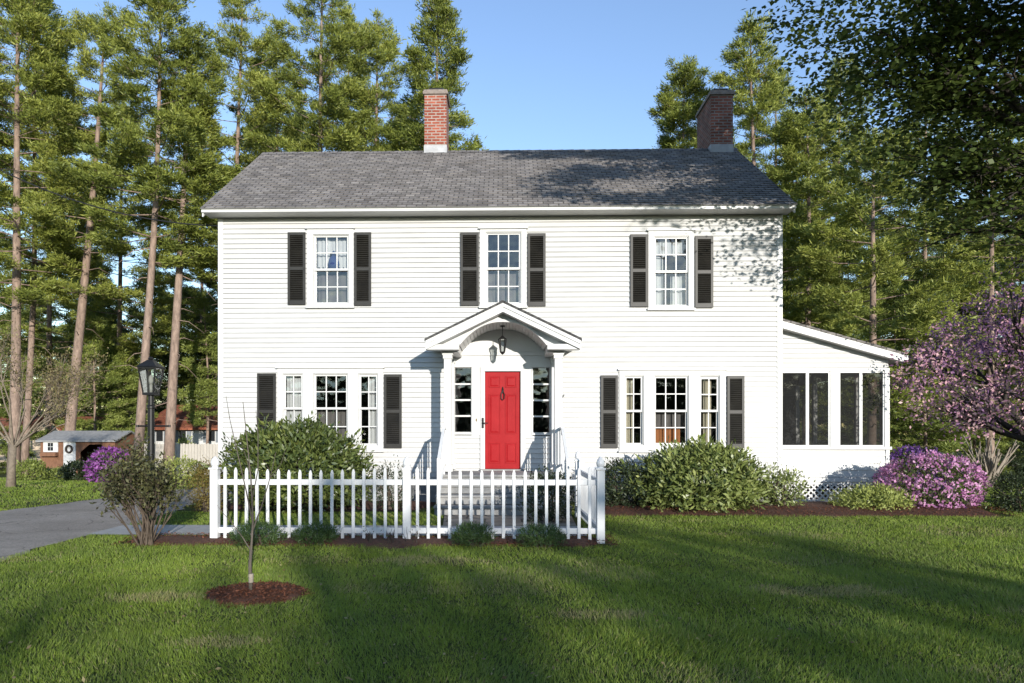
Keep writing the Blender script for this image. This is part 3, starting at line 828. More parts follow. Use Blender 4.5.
# hanging lantern (hangs from the vault: its own thing)
lx, ly = pcx-.01, PY+.62; zv = zarch-.003
lan = thing('hanging_lantern', 'small black lantern hanging from the arched portico ceiling above the red door', 'lantern', (lx, ly, zv))
m = MB(); m.lathe(lx, ly, [(.05, zv-.02), (.05, zv)], 12); m.tube([(lx, ly, zv-.02), (lx, ly, zv-.22)], .008, 6); m.build('rod', M['iron'], lan)
m = MB(); zz = zv-.22
m.lathe(lx, ly, [(.095, zz-.055), (.03, zz), (.015, zz+.02)], 12)
m.lathe(lx, ly, [(.01, zz-.37), (.05, zz-.33), (.055, zz-.315)], 12)
for k in range(6):
    a = k*math.pi/3; m.tube([(lx+.085*math.cos(a), ly+.085*math.sin(a), zz-.05), (lx+.05*math.cos(a), ly+.05*math.sin(a), zz-.32)], .006, 5)
m.build('cage', M['iron'], lan)
m = MB(); m.lathe(lx, ly, [(.046, zz-.31), (.078, zz-.06)], 6); m.build('glass', M['lampglass'], lan)

# --- front wall, sides, corners, foundation
m = MB(); clap_front(m, xL, xR, ZF, ZE, D, OPEN); m.build('front_wall', M['siding'], house)
ER, ZRIDGE, YR = 14.08, None, 17.75
ZEV = GZ(206, ER)                            # top of eave edge
ZRIDGE = GZ(151, YR)
rs = (ZRIDGE-ZEV)/(YR-ER)
def yspan(z):
    if z <= ZE+.15: return D, D+HD
    t = (z-(ZE+.15))/(ZRIDGE-.12-(ZE+.15)); return D+(YR-D)*t, D+HD-(D+HD-YR)*t
for nm, xw, sg in (('left_wall', xL, -1), ('right_wall', xR, 1)):
    m = MB(); clap_side(m, xw, sg, yspan, ZF, ZRIDGE-.12); m.build(nm, M['siding'], house)
m = MB(); m.poly([(xR, D+HD, ZF), (xL, D+HD, ZF), (xL, D+HD, ZE+.15), (xR, D+HD, ZE+.15)]); m.build('back_wall', M['siding'], house)
for x in (xL, xR):
    m = MB(); s = -1 if x == xL else 1
    m.box(x+s*.024, x-s*.085, D-.026, D-.0005, ZF, ZE); m.box(x+s*.0245, x+s*.001, D-.0005, D+.085, ZF, ZE)
    m.build('corner_board', M['trim'], house, bevel=0.004)
m = MB(); m.box(xL+.02, xR-.02, D+.02, D+HD-.02, -.1, ZF-.002); m.build('foundation', M['stone'], house)
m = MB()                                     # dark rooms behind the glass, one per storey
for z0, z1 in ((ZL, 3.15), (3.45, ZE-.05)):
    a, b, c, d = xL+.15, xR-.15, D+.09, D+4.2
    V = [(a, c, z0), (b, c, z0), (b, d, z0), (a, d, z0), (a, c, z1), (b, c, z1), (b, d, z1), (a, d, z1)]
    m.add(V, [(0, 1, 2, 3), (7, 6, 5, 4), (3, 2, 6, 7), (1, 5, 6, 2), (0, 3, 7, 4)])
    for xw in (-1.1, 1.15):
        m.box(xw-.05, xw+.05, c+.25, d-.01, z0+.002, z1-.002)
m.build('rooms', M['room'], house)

# --- main roof
rxL, rxR = GX(200.5, ER), GX(797, ER)
m = MB(); slen = math.hypot(YR-ER, ZRIDGE-ZEV); nr = int(slen/.14)
ny, nz = -(ZRIDGE-ZEV)/slen, (YR-ER)/slen
rr = random.Random(5)
for i in range(nr):
    t0, t1 = i/nr, (i+1)/nr+.0005
    yA, zA = ER+(YR-ER)*t0, ZEV+(ZRIDGE-ZEV)*t0
    yB, zB = ER+(YR-ER)*t1, ZEV+(ZRIDGE-ZEV)*t1
    # individual tab lengths: each course is a run of tabs of uneven thickness
    x = rxL
    while x < rxR-.01:
        w_ = rr.uniform(.18, .36); xe = min(rxR, x+w_)
        h0 = rr.uniform(.008, .020)
        a = (yA+ny*h0, zA+nz*h0)
        dz = rr.uniform(-.012, .012)
        m.add([(x, a[0], a[1]+dz*0), (xe, a[0], a[1]), (xe, yB+ny*.002, zB+nz*.002), (x, yB+ny*.002, zB+nz*.002), (x, yA, zA), (xe, yA, zA)], [(0, 1, 2, 3), (4, 5, 1, 0)])
        x = xe
m.add([(rxL, 2*YR-ER, ZEV), (rxR, 2*YR-ER, ZEV), (rxR, YR, ZRIDGE), (rxL, YR, ZRIDGE)], [(1, 0, 3, 2)])
m.add([(rxL, ER, ZEV-.004), (rxR, ER, ZEV-.004), (rxR, YR, ZRIDGE-.004), (rxL, YR, ZRIDGE-.004)], [(3, 2, 1, 0)])
roof = m.build('roof', M['roof'], house)
m = MB()
nrc = 44
for i in range(nrc):
    x0 = rxL+(rxR-rxL)*i/nrc; x1 = rxL+(rxR-rxL)*(i+1)/nrc+.02
    for sg in (-1, 1):
        m.add([(x0, YR+sg*.15, ZRIDGE-.15*rs+.012), (x1, YR+sg*.15, ZRIDGE-.15*rs+.022), (x1, YR, ZRIDGE+.028), (x0, YR, ZRIDGE+.018)], [(0, 1, 2, 3) if sg < 0 else (3, 2, 1, 0)])
m.build('ridge_cap', M['roof'], roof)
m = MB()                                     # fascia with gutter lip, soffit, frieze, rake boards
zb = ZE+.012
m.box(rxL+.01, rxR-.01, ER+.012, ER+.045, zb, ZEV-.008)
m.box(rxL-.005, rxR+.005, ER-.035, ER+.011, zb+.065, ZEV-.015)
m.build('fascia', M['trim'], house, bevel=0.004)
m = MB(); m.box(rxL+.02, rxR-.02, ER+.046, D+.02, zb+.002, zb+.022); m.build('soffit', M['trim'], house)
m = MB()
for x in (rxL+.01, rxR-.04):
    for sg in (-1, 1):
        ye = ER+.05 if sg < 0 else 2*YR-ER-.05
        zE_ = ZEV+.05*rs
        m.add([(x, ye, zE_-.2), (x+.03, ye, zE_-.2), (x+.03, YR, ZRIDGE-.2), (x, YR, ZRIDGE-.2), (x, ye, zE_-.01), (x+.03, ye, zE_-.01), (x+.03, YR, ZRIDGE-.01), (x, YR, ZRIDGE-.01)],
              [(0, 3, 2, 1), (4, 5, 6, 7), (0, 1, 5, 4), (1, 2, 6, 5), (2, 3, 7, 6), (3, 0, 4, 7)])
m.build('rake_board', M['trim'], house)

# --- chimneys
def chimney(x0, x1, y0, y1, zt_, mat, label, topcap):
    m = MB(); m.box(x0, x1, y0, y1, ZRIDGE-1.2, zt_-.16)
    c = m.build('chimney', mat, house); c['label'] = label
    m = MB(); m.box(x0-.04, x1+.04, y0-.04, y1+.04, zt_-.158, zt_-.08); m.box(x0-.02, x1+.02, y0-.02, y1+.02, zt_-.0795, zt_-.035)
    m.build('chimney_cap', topcap, c, bevel=.006)
    m = MB(); xm, ym = (x0+x1)/2, (y0+y1)/2; m.box(x0+.10, x1-.10, y0+.10, y1-.10, zt_-.034, zt_+.06); m.build('flue', M['iron'], c)
    m = MB(); zr = ZRIDGE-abs(y0-YR)*rs
    m.box(x0-.012, x1+.012, y0-.014, y0+.2, zr-.1, zr+.20); m.build('flashing', M['lead'], c)
a = P(424.5, 150, YR-.10); b = P(446.5, 150, YR-.10)
chimney(a[0], b[0], YR-.12, YR+.6, GZ(88, YR-.1), M['brick'], 'slim clean red brick chimney', M['cap'])
yc = YR-.25
a = P(711, 150, yc); b = P(733, 150, yc)
chimney(a[0], b[0], yc, yc+1.25, GZ(91, yc), M['brickdark'], 'wide dark weathered brick chimney under tree shade', M['cap'])

# --- sunroom on the right
SY = D+.32
S_ = lambda px, py: P(px, py, SY)
srx0, srx1 = xR+.03, S_(888, 400)[0]
zs0, zs1 = S_(830, 482)[1], S_(830, 364)[1]
sr = M['trim']
wins = [(785.5, 805.5, 371.5, 446.5), (808.5, 829.5, 371.5, 446.5), (838.5, 859, 371.5, 446.5), (862, 884, 371.5, 446.5)]
wb = [(S_(a, 400)[0], S_(b, 400)[0], S_(a, d)[1], S_(a, c)[1]) for a, b, c, d in wins]
wb[0] = (srx0+.09, wb[0][1], wb[0][2], wb[0][3])
zg0, zg1 = wb[1][2], wb[1][3]
def roofz(x):                                # top of the sunroom rake
    (xa, z_a), (xb, z_b) = P(783, 318.5, SY-.25), P(905, 352.5, SY-.25)
    return z_a+(x-xa)*(z_b-z_a)/(xb-xa)
m = MB()
z = zg1+.07                                   # stepped clapboards up to the rake
clap_front(m, srx0, srx1, zs0+.10, zg0-.07, SY, [], e=.15); m.build('sunroom_apron', M['siding'], house); m = MB()
zz_ = z
while zz_ < roofz(srx0)-.2:
    xe = min(srx1, srx0+max(0.02, (roofz(srx0)-.17-zz_)/max(1e-6, (roofz(srx0)-roofz(srx1))/(srx1-srx0))))
    clap_front(m, srx0, xe, zz_, zz_+.106, SY, [])
    zz_ += .106
m.build('sunroom_wall', M['siding'], house)
m = MB()                                     # right end wall and back
m.poly([(srx1, SY, zs0), (srx1, SY+4.5, zs0), (srx1, SY+4.5, zg0-.05), (srx1, SY, zg0-.05)])
m.poly([(srx1, SY, zg1), (srx1, SY+4.5, zg1), (srx1, SY+4.5, roofz(srx1)-.1), (srx1, SY, roofz(srx1)-.1)])
for k in range(5):
    yy = SY+.05+k*1.08
    m.box(srx1-.1, srx1-.002, yy, yy+.1, zg0-.05, zg1)
m.poly([(srx0, SY+4.5, zs0), (srx0, SY+4.5, roofz(srx0)-.15), (srx1, SY+4.5, roofz(srx1)-.1), (srx1, SY+4.5, zs0)])
m.build('sunroom_end_wall', M['trim'], house)
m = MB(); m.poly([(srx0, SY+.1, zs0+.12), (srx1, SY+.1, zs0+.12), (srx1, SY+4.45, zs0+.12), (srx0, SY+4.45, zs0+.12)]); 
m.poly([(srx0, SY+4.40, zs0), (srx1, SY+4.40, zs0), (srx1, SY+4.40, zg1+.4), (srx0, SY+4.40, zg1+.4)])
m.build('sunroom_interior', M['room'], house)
m = MB()                                     # trims of the sunroom front
m.box(srx0, srx1+.02, SY-.035, SY+.03, zg1+.001, zg1+.068)
m.box(srx0, srx1+.05, SY-.07, SY+.03, zg0-.066, zg0-.001)
m.box(srx0, srx1+.02, SY-.04, SY+.03, zs0, zs0+.10)
m.box(srx1-.06, srx1+.021, SY-.036, SY+.03, zs0+.101, zg0-.067)
m.box(wb[1][1]+.001, wb[2][0]-.001, SY-.035, SY+.03, zg0, zg1)
m.box(wb[3][1]+.001, srx1+.02, SY-.035, SY+.03, zg0, zg1)
m.box(srx0, wb[0][0]-.001, SY-.035, SY+.03, zg0, zg1)
m.build('sunroom_trim', M['trim'], house, bevel=.004)
for i in (0, 2):
    a, b = wb[i], wb[i+1]
    m = MB()
    xs_ = (a[0], a[1], b[0], b[1]); st = .03
    m.box(a[0], a[0]+st, SY-.015, SY+.025, zg0, zg1); m.box(a[1]-.0, b[0]+.0, SY-.02, SY+.028, zg0, zg1); m.box(b[1]-st, b[1], SY-.015, SY+.025, zg0, zg1)
    for q in (a, b):
        x0_ = q[0]+(st if q is a else 0); x1_ = q[1]-(st if q is b else 0)
        m.box(x0_, x1_, SY-.014, SY+.024, zg0, zg0+.03); m.box(x0_, x1_, SY-.014, SY+.024, zg1-.03, zg1)
    f = m.build('sunroom_window', M['trim'], house)
    for q in (a, b):
        p = MB(); p.poly([(q[0], SY+.005, zg0), (q[1], SY+.005, zg0), (q[1], SY+.005, zg1), (q[0], SY+.005, zg1)]); p.build('pane', M['screen'], f)
m = MB()                                     # shed roof and its white rake
ye = SY-.25
xr = P(905, 352, ye)[0]
ra, rb = roofz(srx0), roofz(xr)
for (y0_, y1_, t0_, t1_, nm) in ((ye, SY+4.7, 0, .05, 'r'),):
    m.add([(srx0, y0_, ra), (xr, y0_, rb), (xr, y1_, rb), (srx0, y1_, ra), (srx0, y0_, ra-.05), (xr, y0_, rb-.05), (xr, y1_, rb-.05), (srx0, y1_, ra-.05)],
          [(0, 1, 2, 3), (7, 6, 5, 4), (0, 4, 5, 1), (1, 5, 6, 2), (2, 6, 7, 3)])
m.build('sunroom_roof', M['roof'], house)
m = MB()
def para(x0, z0, x1, z1, y0, y1, a, b):
    m.add([(x0, y0, z0-b), (x1, y0, z1-b), (x1, y1, z1-b), (x0, y1, z0-b), (x0, y0, z0-a), (x1, y0, z1-a), (x1, y1, z1-a), (x0, y1, z0-a)],
          [(3, 2, 1, 0), (4, 5, 6, 7), (0, 1, 5, 4), (1, 2, 6, 5), (2, 3, 7, 6), (3, 0, 4, 7)])
para(srx0+.001, ra, xr-.02, roofz(xr-.02), ye+.012, ye+.04, .052, .20)
para(srx0+.001, ra, xr-.02, roofz(xr-.02), ye+.041, SY+4.6, .17, .19)
m.box(xr-.04, xr+.0, ye+.05, SY+4.6, rb-.19, rb-.055)
m.box(xr+.001, xr+.09, ye+.03, SY+4.6, rb-.15, rb-.06)      # gutter
m.build('sunroom_rake', M['trim'], house)
# lattice skirt
m = MB(); lx0, lx1, lz0, lz1 = srx0+.05, srx1-.05, .0, zs0-.004
n = int((lx1-lx0)/.125)
hgt = lz1-lz0-.1
for sg in (-1, 1):
    for i in range(-8, n+8):
        xa = lx0+i*.125; xb = xa+sg*hgt
        pa, pb = (xa, lz0+.05), (xb, lz1-.05)
        # clip to the frame
        def clip(p, q):
            (x0_, z0_), (x1_, z1_) = p, q
            ts = [0, 1]
            for lim in (lx0+.04, lx1-.04):
                if (x0_-lim)*(x1_-lim) < 0: ts.append((lim-x0_)/(x1_-x0_))
            ts = sorted(ts); best = None
            for a_, b_ in zip(ts, ts[1:]):
                xm_ = x0_+(x1_-x0_)*(a_+b_)/2
                if lx0+.04 < xm_ < lx1-.04: best = (a_, b_)
            return best
        cl = clip(pa, pb)
        if cl and cl[1]-cl[0] > .05:
            A = (pa[0]+(pb[0]-pa[0])*cl[0], SY+(.0 if sg < 0 else .008), pa[1]+(pb[1]-pa[1])*cl[0]); B = (pa[0]+(pb[0]-pa[0])*cl[1], SY+(.0 if sg < 0 else .008), pa[1]+(pb[1]-pa[1])*cl[1])
            m.bar(A, B, .006, .034, up=(0, 0, 1))
m.box(lx0-.02, lx1+.05, SY-.012, SY+.02, lz1-.05, lz1); m.box(lx0-.02, lx1+.05, SY-.012, SY+.02, lz0, lz0+.05)
m.box(lx0-.02, lx0+.04, SY-.0115, SY+.02, lz0+.051, lz1-.051); m.box(lx1-.04, lx1+.05, SY-.0115, SY+.02, lz0+.051, lz1-.051)
m.build('lattice_skirt', M['trim'], house)
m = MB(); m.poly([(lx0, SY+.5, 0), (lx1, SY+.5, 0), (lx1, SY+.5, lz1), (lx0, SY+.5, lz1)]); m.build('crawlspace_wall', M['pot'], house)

# ================================================================== FRONT STEPS
st = thing('front_steps', 'grey stone front steps with two white railings below the red door', 'steps', (DX, 13.0, 0))
nst = 4; rise = (ZL-.03)/nst; sw = 1.22
for i in range(nst):
    m = MB(); y0_ = 12.15+.29*i; zt_ = rise*(i+1)
    m.box(DX-sw, DX+sw, y0_ if i < nst-1 else y0_, (y0_+.30) if i < nst-1 else D-.13, rise*i+(.002 if i else -.02), zt_-.045)
    m.box(DX-sw-.02, DX+sw+.02, y0_-.03, (y0_+.262) if i < nst-1 else D-.131, zt_-.044, zt_)
    if i: m.box(DX-sw+.01, DX+sw-.01, y0_+.3 if i < nst-1 else y0_+.3, D-.14, -.02, rise*i)
    m.build('step' if i < nst-1 else 'landing', M['stone'], st, bevel=.008)
for sg in (-1, 1):
    m = MB(); xr_ = DX+sg*1.14
    ya, yb_ = 13.12, 12.05
    za_, zb_ = ZL+.86, rise+.80
    m.bar((xr_, ya, ZL-.03), (xr_, ya, za_+.03), .05, .05, up=(0, 1, 0)); m.bar((xr_, yb_, .0), (xr_, yb_, zb_+.06), .05, .05, up=(0, 1, 0))
    m.bar((xr_, ya, za_), (xr_, yb_, zb_), .055, .04); m.bar((xr_, ya, za_-.68), (xr_, yb_, zb_-.66), .04, .035)
    m.bar((xr_, ya+.02, za_), (xr_, D-.2, za_), .055, .04); m.bar((xr_, ya+.02, za_-.72), (xr_, D-.2, za_-.72), .04, .035)
    for k in range(1, 8):
        t = k/8; y_ = ya+(yb_-ya)*t
        m.bar((xr_, y_, za_+(zb_-za_)*t-.67), (xr_, y_, za_+(zb_-za_)*t-.01), .022, .022, up=(0, 1, 0))
    for k in range(1, 7):
        y_ = ya+(D-.2-ya)*k/7; m.bar((xr_, y_, za_-.71), (xr_, y_, za_-.01), .022, .022, up=(0, 1, 0))
    m.build('railing', M['fence'], st)

# ================================================================== PICKET FENCE
fence = thing('picket_fence', 'low white picket fence with ball topped posts across the front lawn', 'fence', (fx1, FY, 0))
by = FY+2.75
def post(x, y, h, w=.105):
    m = MB(); m.box(x-w/2, x+w/2, y-w/2, y+w/2, -.05, h-.17)
    p = m.build('post', M['fence'], fence, bevel=.006)
    m = MB(); m.box(x-w/2-.012, x+w/2+.012, y-w/2-.012, y+w/2+.012, h-.169, h-.145)
    m.lathe(x, y, [(.046, h-.145), (.042, h-.130), (.054, h-.112), (.058, h-.088), (.053, h-.058), (.042, h-.030), (.022, h-.006), (.003, h+.008)], 14)
    m.build('post_cap', M['fence'], p, smooth=False)
PH = GZ(457, FY)
for x, y in ((fx0, FY), (fx1, FY), (fx2, FY), (fx2, by)): post(x, y, PH)
zr1, zr0 = GZ(482.5, FY), GZ(531, FY)
m = MB(); m.box(fx0, fx1, FY+.0, FY+.04, zr1-.038, zr1+.038); m.box(fx1+.001, fx2, FY+.0, FY+.04, zr1-.038, zr1+.038)
m.build('top_rail', M['fence'], fence, bevel=.004)
m = MB(); m.box(fx0, fx1, FY+.0, FY+.04, zr0-.038, zr0+.038); m.box(fx1+.001, fx2, FY+.0, FY+.04, zr0-.038, zr0+.038)
m.build('bottom_rail', M['fence'], fence, bevel=.004)
m = MB(); m.box(fx2-.02, fx2+.02, FY, by, zr1-.038, zr1+.038); m.build('top_rail', M['fence'], fence)
m = MB(); m.box(fx2-.02, fx2+.02, FY, by, zr0-.038, zr0+.038); m.build('bottom_rail', M['fence'], fence)
frr = random.Random(4)
def picket_x(x, y, z0, z1, w=.040):
    m = MB(); l = frr.uniform(-.004, .004)
    m.prism_y([(x-w/2, z0), (x+w/2, z0), (x+w/2+l, z1-.045), (x+w*.22+l, z1-.008), (x+l, z1), (x-w*.22+l, z1-.008), (x-w/2+l, z1-.045)], y-.022, y-.001)
    m.build('picket', M['fence'], fence)
def picket_y(x, y, z0, z1, w=.046):
    m = MB()
    m.prism_x([(y-w/2, z0), (y+w/2, z0), (y+w/2, z1-.045), (y+w*.22, z1-.008), (y, z1), (y-w*.22, z1-.008), (y-w/2, z1-.045)], x+.021, x+.042)
    m.build('picket', M['fence'], fence)
for a, b in ((fx0, fx1), (fx1, fx2)):
    for i in range(17):
        t = (i+1)/18
        picket_x(a+(b-a)*t, FY, GZ(541, FY)+frr.uniform(0, .02), GZ(466, FY)-.055*math.sin(math.pi*t)+frr.uniform(-.004, .004))
for i in range(17):
    t = (i+1)/18
    picket_y(fx2, FY+(by-FY)*t, .03, 1.07-.11*math.sin(math.pi*t))

# ================================================================== VEGETATION TOOLS
def trunk_obj(mb_, mat, parent, name='trunk'):
    return mb_.build(name, mat, parent, smooth=True)

def pine(name, label, x, y, H, r0, R_, clear, lean=(0, 0), seed=0, mat='pine', bark='pinebark', dens=1.0, needle=.30, group=None, cat='tree', shape='pine', dead=True, rowgap=.80, wiggle=1.0):
    rng = np.random.default_rng(seed); r = random.Random(seed)
    zg = ground(x, y)
    R_ *= 1.45; r0 *= .66
    t = thing(name, label, cat, (x, y, zg), group)
    npt = 12; pts = []; rad = []
    wx, wy = r.uniform(-.25, .25)*wiggle, r.uniform(-.25, .25)*wiggle
    ph = r.uniform(0, 6)
    def tp(f):
        return Vector((x+lean[0]*f+wx*math.sin(f*5+ph)*f, y+lean[1]*f+wy*math.sin(f*4+ph+1)*f, zg-.1+(H+.1)*f))
    for i in range(npt+1):
        f = i/npt; pts.append(tp(f)); rad.append(r0*(1-f)**.8+.012+(.25*r0 if i == 0 else 0))
    m = MB(); m.tube(pts, rad, 9)
    C = []; DI = []; TI = []; SZ = []
    z = clear*H
    cs = clear*H
    if dead:
        zz = .12*H
        while zz < cs+1.5:
            az = r.uniform(0, 6.28); L = r.uniform(.3, 1.5); p = tp(zz/H)
            e = p+Vector((math.cos(az)*L, math.sin(az)*L, r.uniform(-.75, .25)*L))
            m.tube([p, (p+e)/2+Vector((r.uniform(-.1, .1), r.uniform(-.1, .1), .14*L)), e], [.026, .015, .004], 5, cap=False)
            zz += r.uniform(.35, 1.1)
    while z < H*.985:
        f = (z-cs)/(H-cs)
        if shape == 'pine':
            prof = min(1, .55+1.6*f)*(1-f**1.8)**.9+.06
        elif shape == 'cone':
            prof = (1-f)**.8*min(1, .75+2*f)+.05
        else:
            prof = (1-f)**.55*min(1, .6+2*f)+.04
        nb = r.randint(3, 5)
        a0 = r.uniform(0, 6.28)
        for k in range(nb):
            if r.random() < .14: continue
            az = a0+k*6.283/nb+r.uniform(-.35, .35)
            L = max(.3, R_*prof*r.uniform(.55, 1.15))
            up = (.05+.55*f**2+r.uniform(-.12, .18)) if shape == 'pine' else (-.12+.5*f+r.uniform(-.1, .1))
            p = tp(min(.995, z/H)); dirv = np.array([math.cos(az), math.sin(az), up])
            q = Vector((p.x+dirv[0]*L, p.y+dirv[1]*L, p.z+dirv[2]*L))
            mid = (p+q)/2+Vector((0, 0, -.06*L))
            m.tube([p, mid, q], [max(.014, .04*(1-f)*min(1, L/2)), .02, .006], 4, cap=False)
            nc = max(2, int(L*4.2*dens+1))
            tt = r.random()*.12 + np.linspace(.34 if L > 1 else .1, 1.0, nc)**.85
            ctint = r.uniform(-.15, .15)
            for s in np.minimum(tt, 1.02):
                # fan of side sprays
                sw_ = .42*L*(1.15-s)+.16
                for _ in range(3):
                    off = r.uniform(-sw_, sw_)
                    cc = np.array([p.x, p.y, p.z])*(1-s)+np.array([q.x, q.y, q.z])*s
                    cc = cc+np.array([-dirv[1], dirv[0], 0])*off+np.array([0, 0, r.uniform(-.10, .16)-.06*L*math.sin(s*3.1)])
                    C.append(cc); DI.append(dirv*.75+np.array([-dirv[1], dirv[0], 0])*np.sign(off)*.5); TI.append(.5+ctint+r.uniform(-.12, .12)); SZ.append(r.uniform(.75, 1.25))
        z += rowgap*r.uniform(.75, 1.3)*(1-.35*f)
    # the leader
    for k in range(5):
        p = tp(.96+.01*k); C.append(np.array(p)); DI.append(np.array([0, 0, 1.])); TI.append(.6); SZ.append(.8)
    C = np.array(C); DI = np.array(DI); TI = np.array(TI); SZ = np.array(SZ)
    per = 40
    n = len(C)*per
    base = np.repeat(C, per, 0)+rng.normal(size=(n, 3))*np.array([.105, .105, .06])*(needle/.30)*np.repeat(SZ, per)[:, None]
    ax = rng.normal(size=(n, 3))*np.array([.8, .8, .5])+np.repeat(DI, per, 0)*.8+np.array([0, 0, .42])
    Ln = needle*.66*rng.uniform(.6, 1.15, n)*np.repeat(SZ, per)
    Wd = Ln*rng.uniform(.14, .24, n)
    V = leaf_verts(base, ax, Ln, Wd, rng)
    tint = np.repeat(TI, per)+rng.normal(size=n)*.16+r.uniform(-.14, .14)
    m.build('trunk', M[bark], t, smooth=True)
    np_mesh('crown', V, 4, M[mat], t, tint)
    return t

def blob_points(rng, n, c, rad, shell=.55, lump=.22, flat_bottom=True):
    """points filling the outer part of a lumpy ellipsoid; returns points and outward directions"""
    d = unit(rng.normal(size=(n, 3)))
    if flat_bottom: d[:, 2] = np.where(d[:, 2] < -.8, -d[:, 2]*.6, d[:, 2])
    d = unit(d)
    lumps = np.zeros(n)
    for k in range(9):
        q = unit(rng.normal(size=(1, 3)))[0]
        lumps += np.maximum(0, d@q)**6*rng.uniform(-.6, 1.0)
    rr = (shell+(1-shell)*rng.random(n)**.6)*(1+lump*lumps)
    return np.array(c)+d*rr[:, None]*np.array(rad), d

def shrub(name, label, cat, c, rad, n, leaf, mat, seed, aspect=.36, cl=6, parts='foliage', stems=9, stemmat='twig', upb=.35, flowers=None, group=None, shell=.5, lump=.25, jitter=.05, floor=0.03):
    """lumpy mound of whorled leaves on a few stems"""
    rng = np.random.default_rng(seed); r = random.Random(seed)
    zg = ground(c[0], c[1])
    t = thing(name, label, cat, (c[0], c[1], zg), group)
    k = n//cl
    p, d = blob_points(rng, k, (c[0], c[1], c[2]), rad, shell, lump)
    st_ = rng.random(k) < .07
    p = np.where(st_[:, None], p+d*np.array(rad)*rng.uniform(.08, .30, (k, 1)), p)
    p[:, 2] = np.maximum(p[:, 2], zg+floor+rng.random(k)*.12)
    ct = .5+rng.normal(size=k)*.14
    base = np.repeat(p, cl, 0)+rng.normal(size=(k*cl, 3))*jitter
    ax = np.repeat(d, cl, 0)*.55+rng.normal(size=(k*cl, 3))*.62+np.array([0, 0, upb])
    L = leaf*rng.uniform(.6, 1.2, k*cl)
    nrm = np.repeat(d, cl, 0)+rng.normal(size=(k*cl, 3))*.45+np.array([0, 0, .5])
    V = leaf_verts(base, ax, L, L*aspect, rng, nrm)
    m = MB()
    for i in range(stems):
        j = r.randrange(k); e = Vector(p[j]); b = Vector((c[0]+r.uniform(-.25, .25)*rad[0], c[1]+r.uniform(-.25, .25)*rad[1], zg-.03))
        m.tube([b, b*.5+e*.5+Vector((r.uniform(-.08, .08), r.uniform(-.08, .08), .05)), e], [.022, .014, .005], 5, cap=False)
    m.build('stems', M[stemmat], t, smooth=True)
    np_mesh(parts, V, 4, M[mat], t, np.repeat(ct, cl)+rng.normal(size=k*cl)*.14)
    if flowers:
        fm, fn, fs = flowers
        p, d = blob_points(rng, fn, (c[0], c[1], c[2]), rad, .86, lump)
        p[:, 2] = np.maximum(p[:, 2], zg+.12)
        cl2 = 7
        base = np.repeat(p+d*.03, cl2, 0)+rng.normal(size=(fn*cl2, 3))*fs*.45
        ax = np.repeat(d, cl2, 0)*.5+rng.normal(size=(fn*cl2, 3))
        L = fs*rng.uniform(.7, 1.2, fn*cl2)
        V = leaf_verts(base, ax, L, L*.7, rng, np.repeat(d, cl2, 0)+rng.normal(size=(fn*cl2, 3))*.4)
        np_mesh('blossom', V, 4, M[fm], t, np.repeat(rng.random(fn), cl2)*.7+rng.random(fn*cl2)*.3)
    return t

def branching(m, p, d, L, rad, depth, r, tips, spread=.5, upb=.15, ratio=.72, kids=(2, 3), n=5):
    """recursive limb; collects its twig ends"""
    p = Vector(p); d = Vector(d).normalized()
    bend = Vector((r.uniform(-1, 1), r.uniform(-1, 1), r.uniform(-.6, 1)))*.18
    q1 = p+d*L*.5; d2 = (d+bend).normalized(); q = q1+d2*L*.5
    m.tube([p, q1, q], [rad, rad*.85, rad*.66], n if depth > 1 else 4, cap=False)
    if depth == 0:
        tips.append((q, d2)); return
    if depth == 1: tips.append((q1, d2))
    for _ in range(r.randint(*kids)):
        nd = (d2+Vector((r.uniform(-1, 1), r.uniform(-1, 1), r.uniform(-1, 1)))*spread+Vector((0, 0, upb))).normalized()
        s = r.uniform(.35, 1.0)
        st_ = q1*(1-(s-.35)/.65)+q*((s-.35)/.65)
        branching(m, st_, nd, L*ratio*r.uniform(.75, 1.15), rad*.60, depth-1, r, tips, spread, upb, ratio, kids, n)

# ================================================================== PINES
def px_x(px, y): return GX(px, y)
def top_h(py, y, px=500): return P(px, py, y)[1]
def pine_at(label, px, y, ptop, R_, clear, pxtop=None, r0=.30, seed=0, **kw):
    x = px_x(px, y); zt_ = top_h(ptop, y); H = zt_-ground(x, y)
    ln = (px_x(pxtop, y)-x) if pxtop is not None else 0
    return pine(kw.pop('name', 'pine_tree'), label, x, y, H, r0, R_, clear, (ln, 0), seed, **kw)

G1 = 'tall pines standing left of and behind the house'
pine_at('tall pine at the left edge, trunk rising behind the bare budding tree', 14, 30, -70, 3.0, .33, 20, .34, 1, group=G1)
pine_at('slimmer pine leaning right close behind the leftmost tall pine', 24, 33, -25, 2.4, .36, 45, .24, 2, group=G1)
pine_at('tall pine leaning right behind the brown garden shed', 66, 31, 6, 2.6, .40, 108, .36, 3, group=G1)
pine_at('tall bare trunked pine just left of the black lamp post', 137, 28, -22, 2.4, .44, 166, .29, 4, group=G1)
pine_at('straight pale trunked pine just right of the black lamp post', 168, 29, 30, 1.9, .50, 190, .33, 5, group=G1)
pine_at('tall pine rising beside the left end of the house roof', 235, 32, -12, 2.5, .40, 238, .28, 6, group=G1)
pine_at('broad tall pine behind the left part of the roof', 316, 31, -45, 2.7, .30, 325, .32, 7, group=G1)
pine_at('pine with a dense round top between two taller pines behind the roof', 372, 33, 14, 2.3, .30, 376, .28, 8, group=G1)
pine_at('pine directly behind the clean brick chimney, rightmost of the left group', 434, 29, -6, 2.15, .25, 437, .26, 9, group=G1, rowgap=.62)
pine_at('pine half hidden behind the left roof slope, between two taller pines', 280, 37, 26, 2.4, .30, 276, .26, 10, group=G1)
